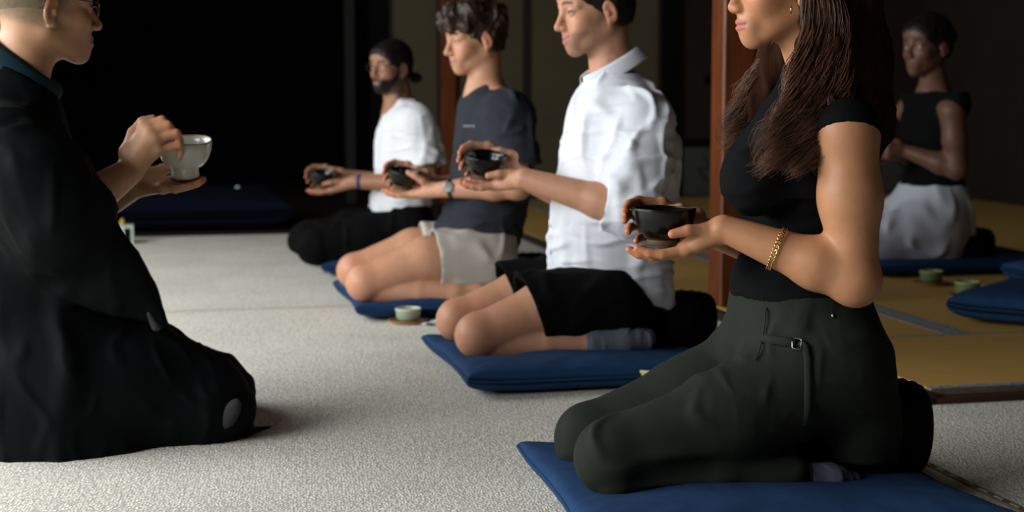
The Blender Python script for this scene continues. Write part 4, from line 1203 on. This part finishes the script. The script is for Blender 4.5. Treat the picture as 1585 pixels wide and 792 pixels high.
# fusuma: sliding panels across the back, each leaf with frame, paper and low painted board
def sliding_door(name, a0, a1, mp, koshi=False, pull=None, b=WALL_B):
    root = bpy.data.objects.new(name, None); COL.objects.link(root); root['kind'] = 'structure'
    root.location = tuple(room((a0 + a1) / 2, b)); P = np.array(root.location)
    def rb(pb, x0, x1, y0, y1, z0, z1): return pb.box(x0, x1, y0, y1, z0, z1, lambda x, y, z: tuple(room(x, y, z) - P))
    rb(PB(), a0 + .02, a1 - .02, b + .008, b + .028, .03, 3.36).obj('panel', mp, root)
    for (x0, x1) in ((a0, a0 + .025), (a1 - .025, a1)): rb(PB(), x0, x1, b, b + .035, 0, 3.4).obj('stile', M['dark_wood'], root)
    for (z0, z1) in ((0, .035), (3.35, 3.4)): rb(PB(), a0 + .025, a1 - .025, b, b + .035, z0, z1).obj('rail', M['dark_wood'], root)
    if koshi:
        kb = rb(PB(), a0 + .025, a1 - .025, b + .002, b + .012, .035, .35).obj('low_board', M['koshi'], root)
        rb(PB(), a0 + .025, a1 - .025, b - .002, b + .034, .35, .41).obj('middle_rail', M['void_wall'], root)
        r4 = np.random.default_rng(9); st = PB()
        for i in range(5):
            x = a0 + .10 + (a1 - a0 - .2) * (i + .5) / 5; z = .20
            pts = [room(x + .035 * math.sin(t * 1.7 + i), b - .001, z + .07 - .14 * t / 5 + .02 * math.cos(t * 2.3 + i * 2)) - P for t in np.linspace(0, 5, 14)]
            st.tube(pts, .006, 6)
        st.obj('brush_strokes', M['ink'], kb, True)
    if pull is not None:
        px, z = pull; c = room(px, b + .006, z) - P
        PB().lathe([(.030, 0), (.032, .004), (.026, .005), (.022, .001), (0, .0005)], 20, lambda x, y, z_: tuple(c + RA * x + np.array([0, 0, y]) - RB * z_)).obj('pull', M['void_wall'], root, True)
    return root
def a_at(px): # room coordinate along the back wall under a photo column
    d = ray(px, 250); t = WALL_B / (d @ RB); return float((C0 + d * t) @ RA)
zp = .75 + 0.04
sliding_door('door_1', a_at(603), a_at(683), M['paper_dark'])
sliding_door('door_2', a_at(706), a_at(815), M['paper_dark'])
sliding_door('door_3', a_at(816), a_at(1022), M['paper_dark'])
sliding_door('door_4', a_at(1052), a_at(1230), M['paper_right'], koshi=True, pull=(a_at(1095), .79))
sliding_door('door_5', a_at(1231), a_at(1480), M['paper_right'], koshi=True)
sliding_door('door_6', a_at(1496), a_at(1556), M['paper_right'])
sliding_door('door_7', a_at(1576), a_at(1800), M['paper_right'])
structure('trim_1', rbox(PB(), a_at(1022), a_at(1052), WALL_B - .02, WALL_B + .05, 0, 3.4), M['void_wall'])
structure('trim_2', rbox(PB(), a_at(1480), a_at(1496), WALL_B - .02, WALL_B + .05, 0, 3.4), M['void_wall'])
structure('trim_3', rbox(PB(), a_at(1556), a_at(1576), WALL_B - .02, WALL_B + .05, 0, 3.4), M['void_wall'])
structure('trim_4', rbox(PB(), a_at(545), a_at(560), WALL_B + .3, WALL_B + .36, 0, 3.4), M['post_dark'])
structure('trim_5', rbox(PB(), a_at(575), a_at(603), WALL_B - .01, WALL_B + .06, 0, 3.4), M['void_wall'])
pb = PB()
for m_, nm in ((0, 0),): pass
def post(name, a, b, w, m):
    pb = PB(); c = .006
    for z0, z1 in ((0, 3.4),):
        prof = [(-w + c, -w), (w - c, -w), (w, -w + c), (w, w - c), (w - c, w), (-w + c, w), (-w, w - c), (-w, -w + c)]
        for z in (z0, z1): pb.v += [tuple(room(a + x, b + y, z)) for x, y in prof]
        pb.f += [(i, (i + 1) % 8, 8 + (i + 1) % 8, 8 + i) for i in range(8)] + [tuple(range(8))[::-1], tuple(range(8, 16))]
    o = pb.obj(name, m); o['kind'] = 'structure'; return o
post('pillar', PIL_A, PIL_B + .055, .054, M['pillar_wood'])
post('pillar', a_at(694), WALL_B + .02, .048, M['pillar_wood'])

# carpet runners, laid side by side, with tan binding along one joint
S1 = np.mean([to_room(ground(*p))[1] for p in ((250, 483), (540, 473))])
S2 = to_room(ground(300, 388))[1]; S3 = to_room(ground(300, 365))[1]
CE = to_room(ground(1490, 748))[0]
def carpet(label, a0, a1, b0, b1, z=0.0, m='carpet'):
    o = rbox(PB(), a0, a1, b0, b1, z - .010, z).obj('carpet', M[m]); return tag(o, label, 'carpet')
carpet('pale beige loop carpet under the kneeling row, widest strip in front', A0, CE - .002, -3.4, S1 - .004)
carpet('second pale carpet strip, beyond the thin tan seam', A0, SILL_A - .03, S1 + .004, S2 - .004)
carpet('narrow carpet strip running along the far dark edge at left', A0, SILL_A - .03, S2 + .006, S3)
carpet('shadowed beige carpet strip at right, behind the woman in front', CE + .014, A1 - .005, -3.4, T1 - .03)
carpet('short carpet piece between the tatami sill and the white-shirted man', CE + .002, SILL_A - .032, T1 - .028, S1 - .006)
o = rbox(PB(), A0, SILL_A - .03, S1 - .0045, S1 + .0045, -.004, .0012).obj('trim_6', M['seam_tan']); o['kind'] = 'structure'
o = rbox(PB(), A0, A1, S3 + .01, 14.4, -.012, -.004).obj('trim_7', M['dark_wood']); o['kind'] = 'structure'
bd = rbox(PB(), CE, CE + .014, -3.4, T1 - .03, -.010, .003).obj('trim_8', M['binding']); bd['kind'] = 'structure'
st = PB()
for i in range(34):
    b_ = 1.6 + i * .05; st.box(CE + .003, CE + .008, b_, b_ + .026, .003, .0046, lambda x, y, z: tuple(room(x, y, z)))
o = st.obj('stitch', M['stitch'], bd); o['kind'] = 'stuff'

# tatami mats with grey brocade borders
def tatami(label, a0, a1, b0, b1, borders, z=.03):
    root = thing('tatami_mat', label, 'mat', tuple(room((a0 + a1) / 2, (b0 + b1) / 2)))
    P = np.array(root.location)
    rb = lambda pb, x0, x1, y0, y1, z0, z1: pb.box(x0, x1, y0, y1, z0, z1, lambda x, y, zz: tuple(room(x, y, zz) - P))
    rb(PB(), a0, a1, b0, b1, -.010, z).obj('rush_surface', M['tatami'], root)
    for (x0, x1, y0, y1) in borders:
        bo = rb(PB(), x0, x1, y0, y1, z - .025, z + .0015).obj('border', M['heri_grey'], root)
        dt = PB(); lx, ly = x1 - x0, y1 - y0; n = max(2, int(max(lx, ly) / .045)); w = min(lx, ly)
        for i in range(n):
            t = (i + .5) / n; cx = x0 + lx * t if lx > ly else (x0 + x1) / 2; cy = y0 + ly * t if ly >= lx else (y0 + y1) / 2
            q = min(w * .42, .016)
            b0_ = len(dt.v)
            for (dx, dy) in ((-q, 0), (0, -q), (q, 0), (0, q)): dt.v.append(tuple(room(cx + dx, cy + dy, z + .0024) - P))
            dt.v.append(tuple(room(cx, cy, z + .0034) - P))
            dt.f += [(b0_ + k, b0_ + (k + 1) % 4, b0_ + 4) for k in range(4)]
        d = dt.obj('brocade', M['heri_dot'], bo); d['kind'] = 'stuff'
    return root
JA = to_room(ground(1485, 517, .03))[0]
T3 = T2 + .88
tatami('front tatami mat beside the beige carpet at right', SILL_A, A1 - .005, T1, T2 - .004, [(SILL_A, A1 - .005, T1, T1 + .024), (SILL_A, A1 - .005, T2 - .016, T2 - .004)])
tatami('tatami mat behind the pillar, left of the diagonal grey border', SILL_A, JA, T2 + .004, WALL_B - .1, [(JA - .042, JA, T2 + .004, WALL_B - .1)])
tatami('tatami mat under the dim background woman at right', JA + .003, A1 - .005, T2 + .004, WALL_B - .1, [(JA + .003, JA + .042, T2 + .004, WALL_B - .1)])
structure('trim_9', rbox(PB(), SILL_A - .02, A1, T1 - .03, T1 - .001, -.01, .016), M['red_sill'])
structure('trim_10', rbox(PB(), SILL_A - .03, SILL_A - .002, T1 - .03, WALL_B - .1, -.01, .026), M['dark_wood'])

# ------------------------------------------------------------ cushions
def zabuton(label, O, rz, a, b, t, group=None, name='floor_cushion', seed=0, dents=(), m='navy', z=0, earl=.13):
    n = 56; U = np.sin(np.linspace(-1, 1, n) * math.pi / 2)
    root = thing(name, label, 'cushion', (O[0], O[1], z), rz, group)
    V = []; idx = {}
    u, v = np.meshgrid(U, U, indexing='ij'); u = u.ravel(); v = v.ravel()
    pin = lambda s, q: s * (1 - .055 * (1 - q * q) ** 1.0)
    X = a * pin(u, v); Y = b * pin(v, u)
    env = np.clip((1 - u ** 6) * (1 - v ** 6), 0, 1) ** .30
    P = np.stack([X, Y, np.zeros_like(X)], -1)
    nz = perlin(P * 7 + seed * 5.1) * .16 + perlin(P * np.array([22, 9, 1]) + seed) * .05
    edge = np.maximum(np.abs(u), np.abs(v))
    rad = perlin(np.stack([np.arctan2(u, v) * 6, edge * 2, 0 * u + seed], -1)) * sstep(.5, .95, edge) * (1 - sstep(.97, 1, edge)) * .22
    lift = (np.abs(u * v) ** 6) * .010
    zt = t * (.52 + .48 * env * (1 + nz + rad)); zb = t * .40 * (1 - env)
    for (dx, dy, r, dep) in dents: zt = zt - dep * np.exp(-(((X - dx) ** 2 + (Y - dy) ** 2) / (r * r)))
    zt = np.maximum(zt, zb + .004 * env); 
    T_ = np.stack([X, Y, zt + lift], -1); B_ = np.stack([X, Y, np.maximum(zb, 0.001) + lift], -1)
    Vv = np.concatenate([T_, B_]); i = np.arange((n - 1) * n).reshape(n - 1, n)[:, :n - 1].ravel()
    F1 = np.stack([i, i + n, i + n + 1, i + 1], -1); F2 = F1[:, ::-1] + n * n
    rim = np.concatenate([np.arange(n) * n, (n - 1) * n + np.arange(1, n), (np.arange(n - 2, -1, -1)) * n + n - 1, np.arange(n - 2, 0, -1)])
    j = np.roll(rim, -1); F3 = np.stack([rim, rim + n * n, j + n * n, j], -1)[:, ::-1]
    link('cushion_cover', np_mesh('cushion_cover', Vv, np.concatenate([F1, F2, F3])), root, M[m])
    pip = PB(); ring = [tuple((T_[k] + B_[k]) / 2) for k in rim[::2]]
    pip.tube(ring, .0035, 6, closed=True).obj('edge_seam', M[m], root, True)
    return root
def zafu(label, fr, x, y, r, h, z0, group=None, dent=.085, dx=.05):
    P = fr.world((x, y, 0)); root = thing('round_cushion', label, 'cushion', (P[0], P[1], z0), fr.rz, group)
    prof = [(0, .012)] + [(r * .62, .004), (r * .80, 0)] + [(r * (.80 + .20 * math.sin(t)), h * .5 - h * .5 * math.cos(t)) for t in np.linspace(.15, math.pi - .15, 12)] + [(r * .78, h), (r * .5, h * 1.02), (r * .1, h * .97), (0, h * .965)]
    b = PB(); N_ = 96
    def pl(x_, y_, z_):
        w = math.atan2(y_, x_); rr = math.hypot(x_, y_) / r; k = 1 + .006 * math.cos(w * 24) * min(1, rr * 1.2) * (1 if rr < .99 else .6)
        dz = -dent * math.exp(-((x_ * k - dx) ** 2 + y_ * y_) / (.115 ** 2)) * max(0, z_ / h)
        return (x_ * k, y_ * k, max(z_ + .0015 * math.cos(w * 24) * rr * (z_ > h * .7) + dz, .002 * (z_ > 0)))
    b.lathe(prof, N_, pl).obj('cushion_cover', M['zafu_black'], root, True)
    PB().tube([pl(r * .62 * math.cos(t), r * .62 * math.sin(t), h * 1.015) for t in np.linspace(0, 2 * math.pi, 49)[:-1]], .0022, 5, closed=True).obj('edge_seam', M['zafu_black'], root, True)
    return root
def cup(label, P, rz, r, h, mats, parts=True):
    root = thing('tea_cup', label, 'cup', tuple(P), rz)
    prof = [(0, .004), (r * .66, .004), (r * .68, 0), (r * .72, 0), (r * .82, .004), (r * .92, h * .30), (r * .96, h * .70), (r * .975, h * .86)]
    PB().lathe(prof + [(r * .99, h * .97), (r * .965, h), (r * .93, h * .97), (r * .86, h * .5), (r * .7, .012), (0, .010)], 36).obj('cup_wall', mats[0], root, True)
    PB().lathe([(r * .977, h * .84), (r * 1.0, h * .88), (r * 1.005, h * .97), (r * .97, h * 1.01), (r * .925, h * .97), (r * .91, h * .86)], 36).obj('rim', mats[1], root, True)
    return root
def coaster(label, P, rz, r, h=.010):
    o = PB().lathe([(0, 0), (r * .86, 0), (r * .9, .002), (r, h * .8), (r * 1.0, h), (r * .95, h), (r * .90, h * .75), (0, h * .7)], 40).obj('coaster', M['coaster_wood'], None, True)
    o.location = tuple(P); o.rotation_euler = (0, 0, rz); return tag(o, label, 'coaster')
def napkin(label, P, rz, a, b, seed):
    n = 14; V = []; F_ = []
    for i in range(n):
        for j in range(n):
            u, v = i / (n - 1) - .5, j / (n - 1) - .5
            V.append((a * u, b * v, .006 + .006 * math.sin(u * 7 + seed) * math.cos(v * 6) + .010 * max(0, u)))
    F_ = [(i * n + j, (i + 1) * n + j, (i + 1) * n + j + 1, i * n + j + 1) for i in range(n - 1) for j in range(n - 1)]
    pb = PB(); pb.v = V; pb.f = F_; o = pb.obj('paper_napkin', M['napkin'], None, True)
    md = o.modifiers.new('thick', 'SOLIDIFY'); md.thickness = .0035
    o.location = tuple(P); o.rotation_euler = (0, 0, rz); return tag(o, label, 'napkin')

# ============================================================ everyone and what they kneel on
frD = build_front_woman()
WS = dict(name='white_shirt', mat=M['white_cotton'], sleeve=(.074, .072), cuff=.062, fold=(.010, .010, 1),
          prof=[(112, 916, 986, .066), (124, 906, 1000, .10), (140, 889, 1014, .145), (160, 880, 1026, .175), (185, 873, 1038, .185), (220, 868, 1047, .188), (260, 862, 1050, .182), (300, 856, 1048, .175), (340, 851, 1045, .17), (370, 847, 1043, .168), (400, 849, 1041, .172), (430, 850, 1040, .175), (485, 852, 1040, .175)],
          hem=[(848, 424), (1038, 478)])
frC = build_man(985, 3.90, 'man in white button shirt and black shorts, third in the row', dict(c=(919, 13), yaw=7, pitch=9, hs=.97, nb=(950, 140), col=dict(beard=((.10, .06, .04), .45), lip=(.40, .15, .12))), (.54, .275, .165),
    dict(near=[(998, 188, .165), (980, 326, .225), (812, 276, .10)], far=[(950, 338, -.215), (795, 268, -.090)]),
    dict(near=[(938, 472, .115), (745, 520, .125), (918, 530, .185), (1000, 526, .195)], far=(714, 496, -.115), up=.026, r=(.088, .072, .058, .044, .034)),
    dict(c=(751, 257, .0), tx=-13, label='black glazed tea bowl held by the man in the white shirt'), WS,
    dict(name='shorts', mat=M['black_cloth'], prof=[(428, 872, 958, .165), (450, 858, 992, .176), (472, 856, 1018, .183), (495, 870, 1012, .18), (512, 895, 992, .16)], r=(.108, .094), cut=.205, slant=-.35),
    extras_white_shirt, vx=.0036, smile=1)
CS = dict(name='t_shirt', mat=M['charcoal_jersey'], sleeve=(.082, .088), len=.165, fold=(.009, .008, 4),
          prof=[(128, 735, 768, .062), (138, 722, 776, .10), (150, 713, 790, .15), (170, 707, 806, .175), (200, 703, 818, .185), (235, 702, 822, .18), (270, 700, 821, .172), (300, 694, 817, .168), (330, 683, 811, .166), (350, 674, 806, .168), (365, 669, 803, .17), (385, 669, 801, .17)],
          hem=[(667, 357), (801, 382)])
frB = build_man(770, 4.87, 'young man with curly brown hair in dark t-shirt and beige shorts, second in row', dict(c=(733, 58), yaw=14, pitch=10, hs=.94, nb=(752, 140), col=dict(lip=(.44, .17, .14))), (.54, .275, .165),
    dict(near=[(788, 178, .168), (800, 286, .215), (688, 293, .10)], far=[(770, 292, -.21), (664, 285, -.085)]),
    dict(near=[(750, 404, .115), (568, 438, .125), (705, 455, .185), (770, 452, .195)], far=(553, 420, -.115), up=.034, r=(.088, .078, .059, .044, .034)),
    dict(c=(625, 277, .0), tx=-10, ty=-4, label='black tea bowl held by the curly-haired man in dark t-shirt', thumb=[(-.050, .066, .012), (-.026, .062, .026), (-.004, .052, .034)]), CS,
    dict(name='shorts', mat=M['beige_cotton'], prof=[(358, 682, 802, .168), (380, 680, 800, .178), (405, 690, 793, .182), (425, 705, 780, .175), (436, 715, 770, .16)], r=(.101, .100), cut=.165, slant=-.15, fold=.007),
    extras_charcoal, vx=.0042, smile=1)
AS = dict(name='t_shirt', mat=M['white_jersey'], sleeve=(.080, .088), len=.165, fold=(.009, .008, 8),
          prof=[(152, 612, 645, .060), (162, 602, 652, .10), (173, 594, 660, .15), (190, 586, 668, .175), (215, 583, 673, .18), (245, 581, 673, .175), (275, 578, 671, .165), (300, 573, 668, .162), (320, 569, 664, .165), (335, 570, 662, .168), (360, 572, 660, .168)],
          hem=[(567, 321), (664, 352)])
frA = build_man(650, 6.0, 'bearded man with glasses in white t-shirt and black trousers, farthest in row', dict(c=(604, 103), yaw=36, pitch=2, hs=.87, nb=(618, 172), col=dict(beard=((.010, .007, .005), .96), lip=(.32, .12, .10), brow=(.008, .006, .005))), (.33, .16, .085),
    dict(near=[(646, 192, .165), (664, 284, .21), (549, 281, .10)], far=[(640, 290, -.21), (530, 272, -.085)]),
    dict(near=[(634, 352, .10), (490, 380, .12), (610, 396, .18), (655, 394, .19)], far=(476, 370, -.11), r=(.08, .07, .058, .046, .034)),
    dict(c=(500, 277, .0), tx=-8, ty=4, label='black tea bowl held by the bearded man in white t-shirt'), AS,
    dict(name='trousers', mat=M['black_cloth'], prof=[(318, 588, 664, .165), (345, 584, 665, .178), (370, 592, 658, .18), (388, 600, 648, .165)], r=(.096, .070)),
    extras_white_tee, vx=.0048)
frM = build_monk()
build_back_woman()

def seat(fr, x, ylat, label, a=.375, b=.315, t=.075, zx=-.06, seed=0, zlabel=None, zr=.15, zh=.15, turn=0):
    P = fr.world((x, ylat, 0))
    zabuton(label, P, fr.rz + math.radians(turn), a, b, t, seed=seed, dents=[(.42 - x, .125 - ylat, .11, .022), (.42 - x, -.115 - ylat, .11, .022), (-.08 - x, 0, .25, .022)])
    zafu(zlabel, fr, zx, 0, zr, zh, .030)
seat(frD, .155, .085, 'large blue floor cushion under the long-haired woman in front', seed=1, zlabel='round black cushion under the woman in dark olive trousers', zx=-.075, zr=.14, zh=.165, turn=-4, a=.35)
seat(frC, .165, .11, 'blue floor cushion under the man in white shirt', seed=2, zlabel='round black cushion behind the feet of the white-shirted man', zx=-.07)
seat(frB, .125, -.07, 'blue floor cushion under the curly-haired man in beige shorts', seed=3, zlabel='round black cushion behind the man in beige shorts', zx=-.05)
seat(frA, .05, -.05, 'blue floor cushion under the bearded man in black trousers', seed=4, zlabel='round black cushion under the farthest bearded man', zx=-.03)

# dim cushions at right
P = ground(1450, 412, .03); rzm = frD.rz
zabuton('dark navy floor cushion under the dim background woman', P, rzm, .42, .32, .06, seed=6, z=.031)
frW = Frame(1450, 5.7, -1)
zafu('round black cushion behind the background woman in pale skirt', frW, -.05, 0, .17, .12, .07)
P = ground(1675, 492, .03)
zabuton('blue floor cushion cut off by the right picture edge', P, rzm + .72, .33, .30, .10, seed=8, z=.031)
zabuton('folded navy cushion on top of the right edge cushion', ground(1700, 476, .03), rzm + .3, .22, .20, .075, seed=9, z=.105)

# tea cups, coasters, napkins
def at_floor(px, py, z=0.0): return ground(px, py, z)
P = at_floor(632, 499); coaster('light wood coaster on carpet near the beige-shorts man', P, 0, .062); cup('celadon tea cup on coaster beside the white-shirted man\'s knees', P + np.array([0, 0, .0078]), .3, .040, .038, (M['celadon'], M['celadon_rim']))
P = at_floor(674, 500); napkin('folded white napkin beside the celadon cup on the carpet', P, .4, .10, .09, 1)
P = at_floor(1009, 597); cup('cream cup half hidden behind the olive trousers', P, 0, .062, .048, (M['cream_glaze'], M['cream_glaze']))
P = at_floor(1441, 440, .03); coaster('wooden coaster under the left cup on the mat', P, 0, .066); cup('left green cup on the tatami by the background woman', P + np.array([0, 0, .0078]), 1, .041, .042, (M['moss_glaze'], M['moss_rim']))
P = at_floor(1497, 460, .03); coaster('wooden coaster under the right cup on the mat', P, 0, .062); cup('right green cup on the tatami by the blue cushion', P + np.array([0, 0, .0078]), 2, .043, .046, (M['moss_glaze'], M['moss_rim']))
P = at_floor(1530, 450, .03); napkin('crumpled white napkin behind the right green cup', P, .2, .13, .10, 4)

# far left: low navy platform cushion, small white stand, pale knob
Pc = ground(312, 362)
rzL = TH
zabuton('big navy cushion, shade put into its cover, lying flat at the far left', Pc + RB * .55, rzL, .46, .45, .19, seed=12, m='navy_shaded')
P = ground(186, 376); root = thing('candle_stand', 'small white box stand with yellow candle at the far left', 'stand', tuple(P), TH)
w, d_, hh, t_ = .062, .05, .085, .010
PB().box(-w, w, -d_, d_, hh - t_, hh).obj('top_board', M['stand_white'], root)
PB().box(-w, -w + t_, -d_, d_, 0, hh - t_).obj('side_board', M['stand_white'], root)
PB().box(w - t_, w, -d_, d_, 0, hh - t_).obj('side_board', M['stand_white'], root)
PB().box(-w + t_, w * .35, -d_ + .002, -d_ + .012, 0, hh - t_).obj('front_board', M['stand_white'], root)
PB().box(-w + t_, w - t_, d_ - .012, d_, 0, hh - t_).obj('back_board', M['slot_dark'], root)
PB().lathe([(0, 0), (.012, 0), (.013, .012), (.010, .022), (.004, .030), (0, .031)], 16, lambda x, y, z: (x + .012, y, z + hh)).obj('candle', M['candle_yellow'], root, True)
P = at_depth(368, 291, 8.1); root = thing('pale_knob', 'small pale round knob on dark rod at far left', 'striker', (P[0], P[1], 0))  # pale dot built as a round knob on a dark rod
PB().lathe([(.014 * math.sin(t), P[2] - .014 * math.cos(t)) for t in np.linspace(0, math.pi, 14)], 18).obj('tip', M['stand_white'], root, True)
PB().tube([(0, 0, P[2]), (.03, .10, .12), (.06, .22, 0.005)], .010, 8).obj('rod', M['void_wall'], root, True)
